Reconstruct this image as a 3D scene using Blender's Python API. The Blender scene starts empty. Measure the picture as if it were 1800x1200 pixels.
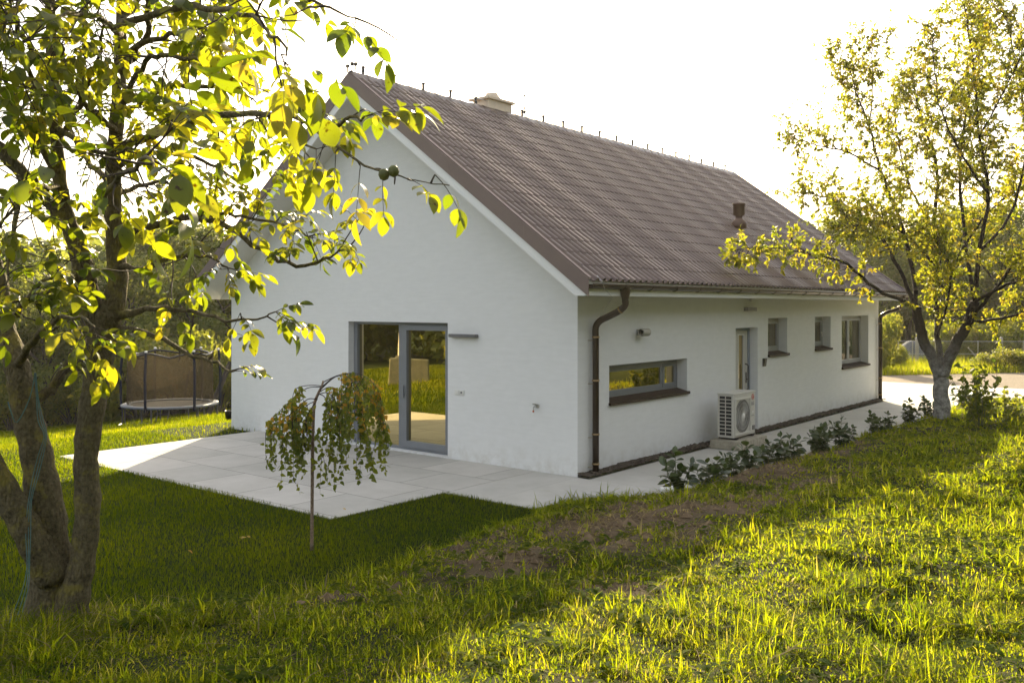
import bpy, math, random
import numpy as np
from mathutils import Vector, Matrix

random.seed(7)
rng = np.random.default_rng(11)
S = bpy.context.scene
COL = S.collection
R = math.radians

# ------------------------------------------------------------------ camera
FPX, HY, YAW = 1581.8, 537.9, R(39.07)          # focal length in photo pixels (1800 wide)
CAM = np.array([7.858, -11.262, 2.6])
FW = np.array([-math.sin(YAW), math.cos(YAW), 0.0])
RT = np.array([math.cos(YAW), math.sin(YAW), 0.0])
UP = np.array([0, 0, 1.0])


def at(u, v, d):
    """world point seen at photo pixel (u, v) at d metres of depth"""
    return CAM + FW * d + RT * ((u - 900) / FPX * d) + UP * ((HY - v) / FPX * d)


cam_d = bpy.data.cameras.new('camera')
cam = bpy.data.objects.new('camera', cam_d)
COL.objects.link(cam)
cam.location = CAM
cam.rotation_euler = (R(90), 0, YAW)
cam_d.sensor_width = 36
cam_d.lens = FPX / 1800 * 36
cam_d.shift_y = -(600 - HY) / 1800
cam_d.clip_end = 3000
cam_d.clip_start = 0.05
S.camera = cam

# ------------------------------------------------------------------ light
SUN_EL = R(23.0)
SUN_AZ = math.atan2(-0.61, 0.793)                # clockwise from +Y
sdir = Vector((math.sin(SUN_AZ) * math.cos(SUN_EL), math.cos(SUN_AZ) * math.cos(SUN_EL), math.sin(SUN_EL)))
sun_d = bpy.data.lights.new('sun', 'SUN')
sun_d.energy = 5.0
sun_d.angle = R(0.5)
sun_d.color = (1.0, 0.83, 0.55)
sun = bpy.data.objects.new('sun', sun_d)
COL.objects.link(sun)
sun.rotation_euler = sdir.to_track_quat('Z', 'Y').to_euler()
sun.location = (-20, 26, 20)

world = bpy.data.worlds.new("World")
S.world = world
world.use_nodes = True
wn, wl = world.node_tree.nodes, world.node_tree.links
bg = wn['Background']
bg.inputs[1].default_value = 0.15
sky = wn.new('ShaderNodeTexSky')
sky.sky_type = 'NISHITA'
sky.sun_disc = False
sky.sun_elevation = SUN_EL
sky.sun_rotation = SUN_AZ
sky.dust_density = 3.0
sky.air_density = 1.0
tc = wn.new('ShaderNodeTexCoord')
mp = wn.new('ShaderNodeMapping')
mp.inputs['Scale'].default_value = (1.0, 1.0, 3.2)
cn = wn.new('ShaderNodeTexNoise')
cn.inputs['Scale'].default_value = 2.6
cn.inputs['Detail'].default_value = 7
cn.inputs['Roughness'].default_value = 0.58
cr = wn.new('ShaderNodeMapRange')
cr.inputs['From Min'].default_value = 0.35
cr.inputs['From Max'].default_value = 0.65
cr.inputs['To Min'].default_value = 0.38
cr.inputs['To Max'].default_value = 0.66
cm = wn.new('ShaderNodeMixRGB')
cm.inputs[2].default_value = (3.1, 2.85, 2.5, 1)     # thin white cloud veil
wl.new(tc.outputs['Generated'], mp.inputs[0])
wl.new(mp.outputs[0], cn.inputs['Vector'])
wl.new(cn.outputs[0], cr.inputs['Value'])
wl.new(cr.outputs[0], cm.inputs[0])
wl.new(sky.outputs[0], cm.inputs[1])
wl.new(cm.outputs[0], bg.inputs[0])

S.view_settings.view_transform = 'Standard'
S.view_settings.look = 'None'
S.view_settings.gamma = 1
S.view_settings.exposure = 1.55
S.render.engine = 'CYCLES'
S.cycles.use_denoising = True
S.cycles.max_bounces = 7
S.cycles.diffuse_bounces = 3
S.cycles.glossy_bounces = 3
S.cycles.transmission_bounces = 4
S.cycles.transparent_max_bounces = 8
S.cycles.caustics_reflective = False
S.cycles.caustics_refractive = False

# ------------------------------------------------------------------ materials


class Mat:
    def __init__(s, name):
        s.m = bpy.data.materials.new(name)
        s.m.use_nodes = True
        s.n, s.l = s.m.node_tree.nodes, s.m.node_tree.links
        s.b = s.n['Principled BSDF']
        s.out = s.n['Material Output']

    def node(s, t, **kw):
        x = s.n.new(t)
        for k, v in kw.items():
            if k in x.inputs:
                x.inputs[k].default_value = v
            else:
                setattr(x, k, v)
        return x

    def link(s, a, b):
        s.l.new(a, b)

    def coords(s, kind='Object', scale=None):
        t = s.node('ShaderNodeTexCoord')
        o = t.outputs[kind]
        if scale:
            mpn = s.node('ShaderNodeMapping')
            mpn.inputs['Scale'].default_value = scale
            s.link(o, mpn.inputs[0])
            o = mpn.outputs[0]
        return o

    def noise(s, scale, detail=4, rough=.55, co=None):
        x = s.node('ShaderNodeTexNoise', Scale=scale, Detail=detail, Roughness=rough)
        if co is not None:
            s.link(co, x.inputs['Vector'])
        return x.outputs[0]

    def ramp(s, fac, stops):
        x = s.node('ShaderNodeValToRGB')
        e = x.color_ramp.elements
        while len(e) < len(stops):
            e.new(0.5)
        for i, (p, c) in enumerate(stops):
            e[i].position = p
            e[i].color = (*c, 1)
        s.link(fac, x.inputs[0])
        return x.outputs[0]

    def mix(s, f, a, b, mode='MIX'):
        x = s.node('ShaderNodeMixRGB', blend_type=mode)
        for i, q in ((0, f), (1, a), (2, b)):
            if isinstance(q, (int, float)):
                x.inputs[i].default_value = q
            elif isinstance(q, tuple):
                x.inputs[i].default_value = (*q, 1)
            else:
                s.link(q, x.inputs[i])
        return x.outputs[0]

    def bump(s, h, strength=.3, dist=.01):
        x = s.node('ShaderNodeBump', Strength=strength, Distance=dist)
        s.link(h, x.inputs['Height'])
        s.link(x.outputs[0], s.b.inputs['Normal'])

    def base(s, c):
        if isinstance(c, tuple):
            s.b.inputs['Base Color'].default_value = (*c, 1)
        else:
            s.link(c, s.b.inputs['Base Color'])

    def set(s, rough=.6, metal=0, spec=.5):
        s.b.inputs['Roughness'].default_value = rough
        s.b.inputs['Metallic'].default_value = metal
        s.b.inputs['Specular IOR Level'].default_value = spec
        return s


def simple(name, c, rough=.6, metal=0, spec=.5, var=.15, nscale=6, bump=0, bscale=60):
    m = Mat(name)
    n = m.noise(nscale, 5, .6, m.coords())
    d = tuple(x * (1 - var) for x in c)
    l = tuple(min(1, x * (1 + var)) for x in c)
    m.base(m.ramp(n, [(.3, d), (.7, l)]))
    m.set(rough, metal, spec)
    if bump:
        m.bump(m.noise(bscale, 4, .6, m.coords()), bump, .01)
    return m.m


M = {}
m = Mat('white_render')
co = m.coords()
m.base(m.mix(.5, m.ramp(m.noise(.7, 4, .6, co), [(.3, (.77, .775, .76)), (.7, (.82, .82, .805))]),
             m.ramp(m.noise(8, 5, .6, co), [(.3, (.77, .775, .765)), (.7, (.82, .82, .81))])))
m.set(.92, 0, .2)
m.bump(m.mix(.5, m.noise(260, 3, .6, co), m.noise(26, 3, .6, co)), .22, .006)
sx_ = m.node('ShaderNodeSeparateXYZ')
m.link(co, sx_.inputs[0])
dz = m.node('ShaderNodeMapRange')
dz.inputs['From Min'].default_value = .02
dz.inputs['From Max'].default_value = .42
dz.inputs['To Min'].default_value = 1
dz.inputs['To Max'].default_value = 0
m.link(sx_.outputs['Z'], dz.inputs['Value'])
splash = m.mix(1.0, dz.outputs[0], m.ramp(m.noise(5, 7, .7, co), [(.45, (0, 0, 0)), (.75, (.8, .8, .8))]), 'MULTIPLY')
old = m.b.inputs['Base Color'].links[0].from_socket
trowel = m.ramp(m.noise(3.2, 6, .6, m.coords('Object', (1, 1, 5))), [(.3, (.945, .945, .94)), (.7, (1, 1, 1))])
m.base(m.mix(splash, m.mix(1.0, old, trowel, 'MULTIPLY'), (.55, .52, .46)))
M['render'] = m.m
M['white_trim'] = simple('white_trim', (.80, .80, .78), .55, var=.02, nscale=3)
M['soffit'] = simple('soffit_white', (.74, .73, .70), .7, var=.03, nscale=3)
m = Mat('roof_tile')
co = m.coords()
m.base(m.mix(.55, m.ramp(m.noise(1.3, 5, .6, co), [(.3, (.092, .055, .041)), (.7, (.14, .087, .067))]),
             m.ramp(m.noise(30, 5, .6, co), [(.3, (.075, .048, .039)), (.7, (.14, .096, .078))])))
m.set(.28, 0, .6)
m.bump(m.noise(120, 3, .6, co), .1, .003)
M['tile'] = m.m
M['brown_metal'] = simple('brown_sheet_metal', (.19, .145, .13), .62, .0, .25, var=.06, nscale=2)
M['gutter'] = simple('dark_brown_gutter', (.036, .023, .016), .3, .25, .5, var=.1, nscale=2)
M['clip'] = simple('bronze_clip', (.35, .25, .13), .3, .9)
M['sill'] = simple('dark_brown_sill', (.04, .026, .018), .65, 0, .25)
M['frame'] = simple('grey_frame', (.20, .215, .235), .45, .1, .5, var=.05)
M['frame_light'] = simple('light_grey_frame', (.36, .37, .37), .45, 0, .5, var=.05)
M['door_leaf'] = simple('pale_door_leaf', (.55, .54, .50), .45, 0, .5, var=.03)
M['door_frame'] = simple('blue_grey_door_frame', (.22, .26, .31), .45, 0, .5, var=.05)
M['black'] = simple('black_plastic', (.012, .012, .013), .4)
M['dark_metal'] = simple('dark_metal', (.05, .045, .05), .4, .5)
M['steel'] = simple('steel', (.55, .55, .55), .3, 1)
M['grey_lamp'] = simple('grey_lamp', (.16, .16, .165), .5, .2)
M['white_plastic'] = simple('white_plastic', (.74, .73, .69), .4, var=.02)
M['cream_metal'] = simple('cream_casing', (.60, .58, .52), .42, var=.02)
M['red'] = simple('red_emblem', (.45, .05, .03), .4, var=.03)
M['grey_ink'] = simple('grey_lettering', (.13, .13, .14), .5, var=.02)
M['chimney'] = simple('chimney_render', (.72, .60, .47), .85, var=.08, bump=.2)
M['concrete_block'] = simple('rough_concrete', (.34, .31, .24), .9, var=.25, nscale=14, bump=.5, bscale=50)
M['curtain'] = simple('pale_curtain', (.7, .66, .55), .8, var=.04)


def glass(name, tint, mirror, rough=.0, wob=.02):
    m = Mat(name)
    m.n.remove(m.b)
    g = m.node('ShaderNodeBsdfGlossy', Roughness=rough)
    g.inputs['Color'].default_value = (*tint, 1)
    t = m.node('ShaderNodeBsdfTransparent')
    t.inputs['Color'].default_value = (.55, .5, .36, 1)
    mx = m.node('ShaderNodeMixShader')
    fr = m.node('ShaderNodeFresnel', IOR=1.5)
    ad = m.node('ShaderNodeMath', operation='ADD', use_clamp=True)
    ad.inputs[1].default_value = mirror
    m.link(fr.outputs[0], ad.inputs[0])
    m.link(ad.outputs[0], mx.inputs[0])
    m.link(t.outputs[0], mx.inputs[1])
    m.link(g.outputs[0], mx.inputs[2])
    m.link(mx.outputs[0], m.out.inputs[0])
    return m.m


M['gold_glass'] = glass('gold_solar_glass', (1.0, .84, .45), .66)
M['glass'] = glass('window_glass', (.9, .85, .7), .22)
M['bronze_glass'] = glass('bronze_glass', (1.0, .80, .40), .60)


def leafmat(name, stops, trans, tmix=.5, rough=.45, spec=.5, tstops=None, spots=False):
    m = Mat(name)
    a = m.node('ShaderNodeAttribute', attribute_name='var')
    c = m.ramp(a.outputs['Fac'], stops)
    m.set(rough, 0, spec)
    t = m.node('ShaderNodeBsdfTranslucent')
    tcol = m.ramp(a.outputs['Fac'], tstops) if tstops else m.mix(1.0, c, trans, 'MULTIPLY')
    if spots:
        sp = m.ramp(m.noise(38, 3, .5, m.coords()), [(.62, (1, 1, 1)), (.72, (.30, .13, .05))])
        c = m.mix(1.0, c, sp, 'MULTIPLY')
        tcol = m.mix(1.0, tcol, sp, 'MULTIPLY')
    m.base(c)
    m.link(tcol, t.inputs['Color'])
    mx = m.node('ShaderNodeMixShader')
    mx.inputs[0].default_value = tmix
    m.link(m.b.outputs[0], mx.inputs[1])
    m.link(t.outputs[0], mx.inputs[2])
    m.link(mx.outputs[0], m.out.inputs[0])
    return m.m


M['walnut_leaf'] = leafmat('walnut_leaf', [(0, (.024, .046, .006)), (.6, (.045, .08, .010)), (.93, (.13, .13, .014)), (1, (.10, .05, .012))],
                           None, .62, .35, .55,
                           [(0, (.17, .24, .006)), (.45, (.45, .46, .010)), (.9, (.74, .58, .02)), (1, (.36, .16, .02))], True)
M['plum_leaf'] = leafmat('yellowing_leaf', [(0, (.045, .06, .012)), (.5, (.08, .09, .016)), (1, (.16, .13, .02))],
                         None, .6, .45, .4,
                         [(0, (.24, .30, .010)), (.5, (.50, .50, .015)), (1, (.74, .54, .03))])
M['birch_leaf'] = leafmat('birch_leaf', [(0, (.065, .10, .012)), (.78, (.17, .185, .02)), (.86, (.45, .32, .02)), (1, (.55, .27, .02))],
                          None, .4, .5, .4,
                          [(0, (.20, .28, .02)), (.78, (.42, .44, .03)), (.86, (.65, .46, .03)), (1, (.7, .35, .03))])
M['laurel_leaf'] = leafmat('laurel_leaf', [(0, (.022, .04, .013)), (1, (.045, .07, .02))], None, .22, .3, .55,
                           [(0, (.06, .1, .02)), (1, (.14, .2, .03))])
M['shrub_leaf'] = leafmat('shrub_leaf', [(0, (.03, .055, .014)), (.7, (.06, .09, .02)), (1, (.12, .13, .02))], None, .48, .6, .15,
                          [(0, (.18, .27, .015)), (1, (.5, .5, .03))])
M['wood_leaf'] = leafmat('woodland_leaf', [(0, (.055, .08, .024)), (.6, (.09, .115, .03)), (1, (.14, .14, .035))], None, .45, .6, .2,
                         [(0, (.2, .26, .03)), (1, (.52, .52, .06))])
M['bush_leaf'] = leafmat('bush_leaf', [(0, (.04, .065, .014)), (1, (.12, .13, .02))], None, .5, .5, .3,
                         [(0, (.24, .30, .02)), (.8, (.5, .48, .04)), (1, (.65, .5, .05))])
GRASS_STOPS = [(0, (.012, .030, .002)), (.55, (.028, .052, .004)), (.8, (.06, .08, .010)), (.9, (.22, .18, .08)), (1, (.30, .24, .13))]
GRASS_T = [(0, (.18, .29, .003)), (.55, (.50, .56, .006)), (.8, (.76, .70, .012)), (.9, (.55, .44, .15)), (1, (.55, .44, .2))]
M['meadow'] = leafmat('meadow_blade', GRASS_STOPS, None, .58, .75, .08, GRASS_T)
M['lawn'] = leafmat('lawn_blade', [(0, (.004, .015, .0006)), (.7, (.010, .027, .0008)), (1, (.026, .042, .002))], None, .5, .8, .06,
                    [(0, (.09, .16, .001)), (.7, (.36, .41, .003)), (1, (.64, .60, .008))])


def bark(name, c0, c1, lichen=None, scale=9, paint=None):
    m = Mat(name)
    co = m.coords('Object', (1, 1, .35))
    n = m.noise(scale, 8, .68, co)
    v = m.node('ShaderNodeTexVoronoi', Scale=scale * 2.6, feature='DISTANCE_TO_EDGE')
    m.link(co, v.inputs['Vector'])
    c = m.ramp(n, [(.36, c0), (.62, c1)])
    c = m.mix(.75, c, m.ramp(v.outputs['Distance'], [(0, (.02, .016, .012)), (.2, c1)]), 'MULTIPLY')
    c = m.mix(.5, c, m.ramp(m.noise(scale * 3, 6, .7, m.coords()), [(.3, c0), (.7, c1)]))
    if lichen:
        f = m.ramp(m.noise(5.0, 6, .7, m.coords()), [(.52, (0, 0, 0)), (.62, (1, 1, 1))])
        c = m.mix(m.mix(1.0, f, (.55, .55, .55), 'MULTIPLY'), c, lichen)
    if paint:
        g = m.node('ShaderNodeNewGeometry')
        sx = m.node('ShaderNodeSeparateXYZ')
        m.link(g.outputs['Position'], sx.inputs[0])
        mr = m.node('ShaderNodeMapRange')
        mr.inputs['From Min'].default_value = paint[1]
        mr.inputs['From Max'].default_value = paint[2]
        mr.inputs['To Min'].default_value = 1.0
        mr.inputs['To Max'].default_value = 0.0
        m.link(sx.outputs['Z'], mr.inputs['Value'])
        f = m.ramp(m.noise(7, 9, .8, m.coords()), [(.38, (.15, .15, .15)), (.60, (.95, .95, .95))])
        c = m.mix(m.mix(1.0, f, mr.outputs[0], 'MULTIPLY'), c, paint[0])
    m.base(c)
    m.set(.9, 0, .2)
    m.bump(m.mix(.5, n, v.outputs['Distance']), 1.0, .05)
    return m.m


M['walnut_bark'] = bark('walnut_bark', (.05, .042, .025), (.33, .28, .17), (.30, .25, .05), 13)
M['plum_bark'] = bark('plum_bark', (.022, .018, .013), (.07, .055, .04), None, 9, ((.42, .41, .38), .9, 2.0))
M['birch_bark'] = bark('birch_bark', (.22, .13, .09), (.62, .5, .40), None, 16)
M['twig'] = simple('twig', (.06, .042, .03), .8, var=.3, nscale=20)
M['birch_twig'] = simple('birch_twig', (.028, .02, .024), .7, var=.3, nscale=20)
M['stem_green'] = simple('green_stem', (.09, .11, .03), .6, var=.2)
M['wood_trunk'] = simple('woodland_bark', (.045, .037, .03), .9, var=.4, nscale=3)

# ------------------------------------------------------------------ mesh helpers


def np_mesh(name, verts, quads=None, tris=None, mat=None, parent=None, var=None, smooth=False):
    me = bpy.data.meshes.new(name)
    verts = np.asarray(verts, dtype=np.float32).reshape(-1, 3)
    q = np.asarray(quads, dtype=np.int32).reshape(-1, 4) if quads is not None and len(quads) else np.zeros((0, 4), np.int32)
    t = np.asarray(tris, dtype=np.int32).reshape(-1, 3) if tris is not None and len(tris) else np.zeros((0, 3), np.int32)
    nl = q.size + t.size
    me.vertices.add(len(verts))
    me.vertices.foreach_set('co', verts.ravel())
    me.loops.add(nl)
    me.loops.foreach_set('vertex_index', np.concatenate([q.ravel(), t.ravel()]))
    npoly = len(q) + len(t)
    me.polygons.add(npoly)
    ls = np.concatenate([np.arange(len(q)) * 4, q.size + np.arange(len(t)) * 3]).astype(np.int32)
    me.polygons.foreach_set('loop_start', ls)
    me.polygons.foreach_set('use_smooth', np.full(npoly, bool(smooth)))
    me.update(calc_edges=True)
    if var is not None:
        at_ = me.attributes.new('var', 'FLOAT', 'POINT')
        at_.data.foreach_set('value', np.asarray(var, dtype=np.float32).ravel())
    if mat is not None:
        me.materials.append(mat)
    o = bpy.data.objects.new(name, me)
    COL.objects.link(o)
    if parent is not None:
        o.parent = parent
    return o


class MB:
    """collects shapes, builds ONE mesh object"""

    def __init__(s):
        s.v, s.q, s.t = [], [], []
        s.n = 0
        s.smooth = False

    def add(s, verts, quads=(), tris=()):
        o = s.n
        s.v.extend([tuple(map(float, p)) for p in verts])
        s.q.extend([tuple(i + o for i in f) for f in quads])
        s.t.extend([tuple(i + o for i in f) for f in tris])
        s.n += len(verts)
        return s

    def box(s, x0, x1, y0, y1, z0, z1):
        return s.add([(x0, y0, z0), (x1, y0, z0), (x1, y1, z0), (x0, y1, z0), (x0, y0, z1), (x1, y0, z1), (x1, y1, z1), (x0, y1, z1)],
                     [(0, 3, 2, 1), (4, 5, 6, 7), (0, 1, 5, 4), (1, 2, 6, 5), (2, 3, 7, 6), (3, 0, 4, 7)])

    def hexa(s, a, b):
        """a, b: two 4-point loops joined into a box-like solid"""
        return s.add(list(a) + list(b), [(0, 3, 2, 1), (4, 5, 6, 7), (0, 1, 5, 4), (1, 2, 6, 5), (2, 3, 7, 6), (3, 0, 4, 7)])

    def tube(s, pts, rad, n=8, cap=True, rough=0.0):
        pts = [np.asarray(p, float) for p in pts]
        if not hasattr(rad, '__len__'):
            rad = [rad] * len(pts)
        k = len(pts)
        tang = []
        for i in range(k):
            a = pts[min(i + 1, k - 1)] - pts[max(i - 1, 0)]
            tang.append(a / (np.linalg.norm(a) + 1e-9))
        ref = np.array([0, 0, 1.0]) if abs(tang[0][2]) < .8 else np.array([1.0, 0, 0])
        x = np.cross(tang[0], ref)
        x /= np.linalg.norm(x)
        vs = []
        for i in range(k):
            x = x - tang[i] * (x @ tang[i])
            x /= (np.linalg.norm(x) + 1e-9)
            y = np.cross(tang[i], x)
            for j in range(n):
                th = 2 * math.pi * j / n
                r = rad[i] * (1 + rough * (random.random() - .5))
                vs.append(pts[i] + (x * math.cos(th) + y * math.sin(th)) * r)
        qs = [(i * n + j, i * n + (j + 1) % n, (i + 1) * n + (j + 1) % n, (i + 1) * n + j) for i in range(k - 1) for j in range(n)]
        ts = []
        if cap:
            vs += [pts[0], pts[-1]]
            a, b = k * n, k * n + 1
            for j in range(n):
                ts.append((a, (j + 1) % n, j))
                ts.append((b, (k - 1) * n + j, (k - 1) * n + (j + 1) % n))
        return s.add(vs, qs, ts)

    def lathe(s, c, prof, n=20, axis='z'):
        """prof: list of (radius, height)"""
        vs = []
        for r, h in prof:
            for j in range(n):
                th = 2 * math.pi * j / n
                a, b = r * math.cos(th), r * math.sin(th)
                p = {'z': (a, b, h), 'x': (h, a, b), 'y': (b, h, a)}[axis]
                vs.append((c[0] + p[0], c[1] + p[1], c[2] + p[2]))
        k = len(prof)
        qs = [(i * n + j, i * n + (j + 1) % n, (i + 1) * n + (j + 1) % n, (i + 1) * n + j) for i in range(k - 1) for j in range(n)]
        return s.add(vs, qs)

    def build(s, name, mat, parent=None, smooth=False, bevel=0):
        o = np_mesh(name, s.v, s.q, s.t, mat, parent, None, smooth)
        if bevel:
            b = o.modifiers.new('bevel', 'BEVEL')
            b.width = bevel
            b.segments = 2
            b.limit_method = 'ANGLE'
        return o


def tag(o, label=None, cat=None, group=None, kind=None):
    if label:
        o['label'] = label
    if cat:
        o['category'] = cat
    if group:
        o['group'] = group
    if kind:
        o['kind'] = kind
    return o


def empty(name, loc=(0, 0, 0), label=None, cat=None, group=None):
    o = bpy.data.objects.new(name, None)
    o.empty_display_size = .2
    COL.objects.link(o)
    o.location = loc
    return tag(o, label, cat, group)


def copy_tree(o, parent=None):
    c = o.copy()
    COL.objects.link(c)
    if parent is not None:
        c.parent = parent
    for ch in list(o.children):
        copy_tree(ch, c)
    return c


def crom(pts, vals=None, sub=4):
    """Catmull-Rom resample"""
    P = np.array(pts, float)
    n = len(P)
    out, ov = [], []
    for i in range(n - 1):
        p0, p1, p2, p3 = P[max(i - 1, 0)], P[i], P[i + 1], P[min(i + 2, n - 1)]
        for k in range(sub):
            t = k / sub
            out.append(.5 * ((2 * p1) + (-p0 + p2) * t + (2 * p0 - 5 * p1 + 4 * p2 - p3) * t * t + (-p0 + 3 * p1 - 3 * p2 + p3) * t ** 3))
            if vals is not None:
                ov.append(vals[i] * (1 - t) + vals[i + 1] * t)
    out.append(P[-1])
    if vals is not None:
        ov.append(vals[-1])
        return out, ov
    return out


# ---- numpy value noise
_tab = rng.random((256, 256))


def vnoise(x, y, s=1.0, off=0):
    x = np.asarray(x, float) / s + 37.3 + off
    y = np.asarray(y, float) / s + 91.7 + off * 1.7
    xi, yi = np.floor(x).astype(int), np.floor(y).astype(int)
    fx, fy = x - xi, y - yi
    fx, fy = fx * fx * (3 - 2 * fx), fy * fy * (3 - 2 * fy)
    a, b = _tab[xi % 256, yi % 256], _tab[(xi + 1) % 256, yi % 256]
    c, d = _tab[xi % 256, (yi + 1) % 256], _tab[(xi + 1) % 256, (yi + 1) % 256]
    return (a * (1 - fx) + b * fx) * (1 - fy) + (c * (1 - fx) + d * fx) * fy


def sstep(a, b, x):
    t = np.clip((x - a) / (b - a), 0, 1)
    return t * t * (3 - 2 * t)


# ------------------------------------------------------------------ terrain
GW, GL, GH = 9.084, 14.58, 2.7686          # gable width, house length, wall height


def bank_edge(y):
    y = np.asarray(y, float)
    return np.where(y < -2.4, 0.95 + (-2.4 - y) * 0.12 - .8 * np.maximum(0, -6.7 - np.maximum(y, -10)), np.interp(y, [-2.4, -1.9, -.6, 0, 3, 9, 13], [.95, .9, 1.7, 1.82, 1.85, 1.95, 2.05]))


def in_paving(x, y, m=0.0):
    x, y = np.asarray(x, float), np.asarray(y, float)
    p = (x > -8.1 - m) & (x < -.8 + m) & (y > -4.1 - m) & (y < .3)
    p |= (x >= -1.0) & (x < 2.6 + m) & (y > -2.12 - m) & (y < 15)
    p |= (x > -9.3) & (x < 8 + m) & (y > 14.4 - m) & (y < 20.95)
    p |= (x > -9.08) & (x < 0.02) & (y > -.02) & (y < 14.6)
    p |= (y > 20.8) & (x > -4.8) & (y < 23.75 + 1.31 * (x + 2.46)) & (x < 22)
    return p


def zground(x, y):
    x, y = np.asarray(x, float), np.asarray(y, float)
    d = np.maximum(0, x - bank_edge(y))
    g = np.clip(np.where(y < 0, .56 - .030 * y, .56 - .062 * y), .27, 1.35) * (1 - sstep(13.5, 19, y))
    bank = g * (1 - np.exp(-d / 3.0)) + .05 * sstep(0, .35, d) * (1 - sstep(13, 18, y))
    bank += np.clip((-y - 2.4) * .012, 0, .06) * sstep(-2.2, 1.0, x - bank_edge(y)) * (y < -2.4)
    left = np.maximum(0, -9.2 - x)
    slope = -.118 * left * sstep(0, 2.5, left)
    slope = np.where(left > 26, -.118 * 26 - .02 * (left - 26), slope) * (1 - .55 * sstep(-5, -16, y))
    sky_block_rise = 11.0 * sstep(8.8, 27, x) * sstep(-60, -25, y) * (1 - sstep(26, 60, y))  # unseen hillside, added to block sky light from the side wall and warm it
    far = np.hypot(x, y - 5)
    hill = sstep(60, 160, far) * 7.0 + sky_block_rise
    und = (vnoise(x, y, 1.1) - .5) * .13 * sstep(.15, 1.2, d) + (vnoise(x, y, .4, 5) - .5) * .085 * sstep(.15, 1.2, d)
    und += (vnoise(x, y, 2.2, 9) - .5) * .05 * sstep(0, 3, left)
    holes = .09 * np.exp(-(((x - 5.65) / .5) ** 2 + ((y + 4.2) / .16) ** 2)) + .09 * np.exp(-(((x - 6.1) / .55) ** 2 + ((y + 5.6) / .16) ** 2))
    mound = .09 * np.exp(-(((x - 2.35) / .35) ** 2 + ((y - 1.3) / 1.6) ** 2)) + .05 * np.exp(-(((x - 3.2) / .5) ** 2 + ((y + 2.9) / .9) ** 2))
    bank = bank + mound
    return bank + slope + hill + und * (1 - .6 * in_paving(x, y)) - holes


def soil_mask(x, y):
    x, y = np.asarray(x, float), np.asarray(y, float)

    def blob(cx, cy, rx, ry, ang=0):
        c, s_ = math.cos(ang), math.sin(ang)
        dx, dy = x - cx, y - cy
        return np.exp(-(((dx * c + dy * s_) / rx) ** 2 + ((-dx * s_ + dy * c) / ry) ** 2))
    s_ = 1.1 * blob(2.3, 1.2, .5, 1.9) + 1.05 * blob(3.2, -2.9, .9, 1.6) + .6 * blob(2.0, -3.9, .5, 1.1) + .55 * blob(2.9, -5.3, .6, 1.1)
    s_ += .7 * blob(3.5, .6, .45, 1.6) + .6 * blob(4.3, -5.6, .35, .5) + .3 * blob(2.2, -6.7, .3, .5)
    s_ += .5 * blob(2.5, 5, .5, 2) + .5 * blob(5.6, -7.6, .3, .4)
    s_ = s_ * (.25 + 1.5 * vnoise(x, y, .42, 3)) + .25 * (vnoise(x, y, .9, 8) - .5)
    return np.clip(s_, 0, 1)


def axis_coords(lo, hi, step, far):
    a = list(np.arange(lo, hi + 1e-6, step))
    l, r, st = lo, hi, step
    left, right = [], []
    while l > -far:
        st *= 1.22
        l -= st
        left.append(l)
    st = step
    while r < far:
        st *= 1.22
        r += st
        right.append(r)
    return np.array(left[::-1] + a + right)


gx = axis_coords(-12, 9, .11, 700)
gy = axis_coords(-12, 16, .11, 700)
X, Y = np.meshgrid(gx, gy, indexing='ij')
Z = zground(X, Y)
pav = (in_paving(X, Y, -.12)) & (X < bank_edge(Y) + .25)
Z = np.where(pav, np.minimum(Z - .14, -.14), Z - .012)
nx, ny = X.shape
idx = np.arange(nx * ny).reshape(nx, ny)
quads = np.stack([idx[:-1, :-1], idx[1:, :-1], idx[1:, 1:], idx[:-1, 1:]], -1).reshape(-1, 4)
gm = Mat('ground_soil_and_turf')
a = gm.node('ShaderNodeAttribute', attribute_name='var')
co = gm.coords()
n1 = gm.noise(7, 8, .7, co)
n2 = gm.noise(60, 5, .7, co)
soil = gm.mix(.5, gm.ramp(n1, [(.3, (.06, .042, .024)), (.7, (.165, .12, .072))]), gm.ramp(n2, [(.3, (.06, .043, .026)), (.7, (.20, .15, .095))]))
turf = gm.mix(.5, gm.ramp(n1, [(.3, (.010, .022, .002)), (.7, (.024, .036, .004))]), gm.ramp(n2, [(.3, (.010, .020, .002)), (.7, (.032, .044, .007))]))
gm.base(gm.mix(a.outputs['Fac'], turf, soil))
gm.set(.95, 0, .1)
gm.bump(gm.mix(.5, n1, n2), .9, .05)
sm = soil_mask(X, Y)
dd = X - bank_edge(Y)
meadow_soil = np.clip(.12 + 1.1 * sm, 0, 1) * sstep(0, .3, dd) * (1 - sstep(9, 14, Y))
ground = np_mesh('ground', np.stack([X, Y, Z], -1), quads, None, gm.m, None, meadow_soil.ravel(), True)
tag(ground, 'sloping grassy ground with bare soil patches around the white house', 'ground', None, 'structure')

# ------------------------------------------------------------------ paving


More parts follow.
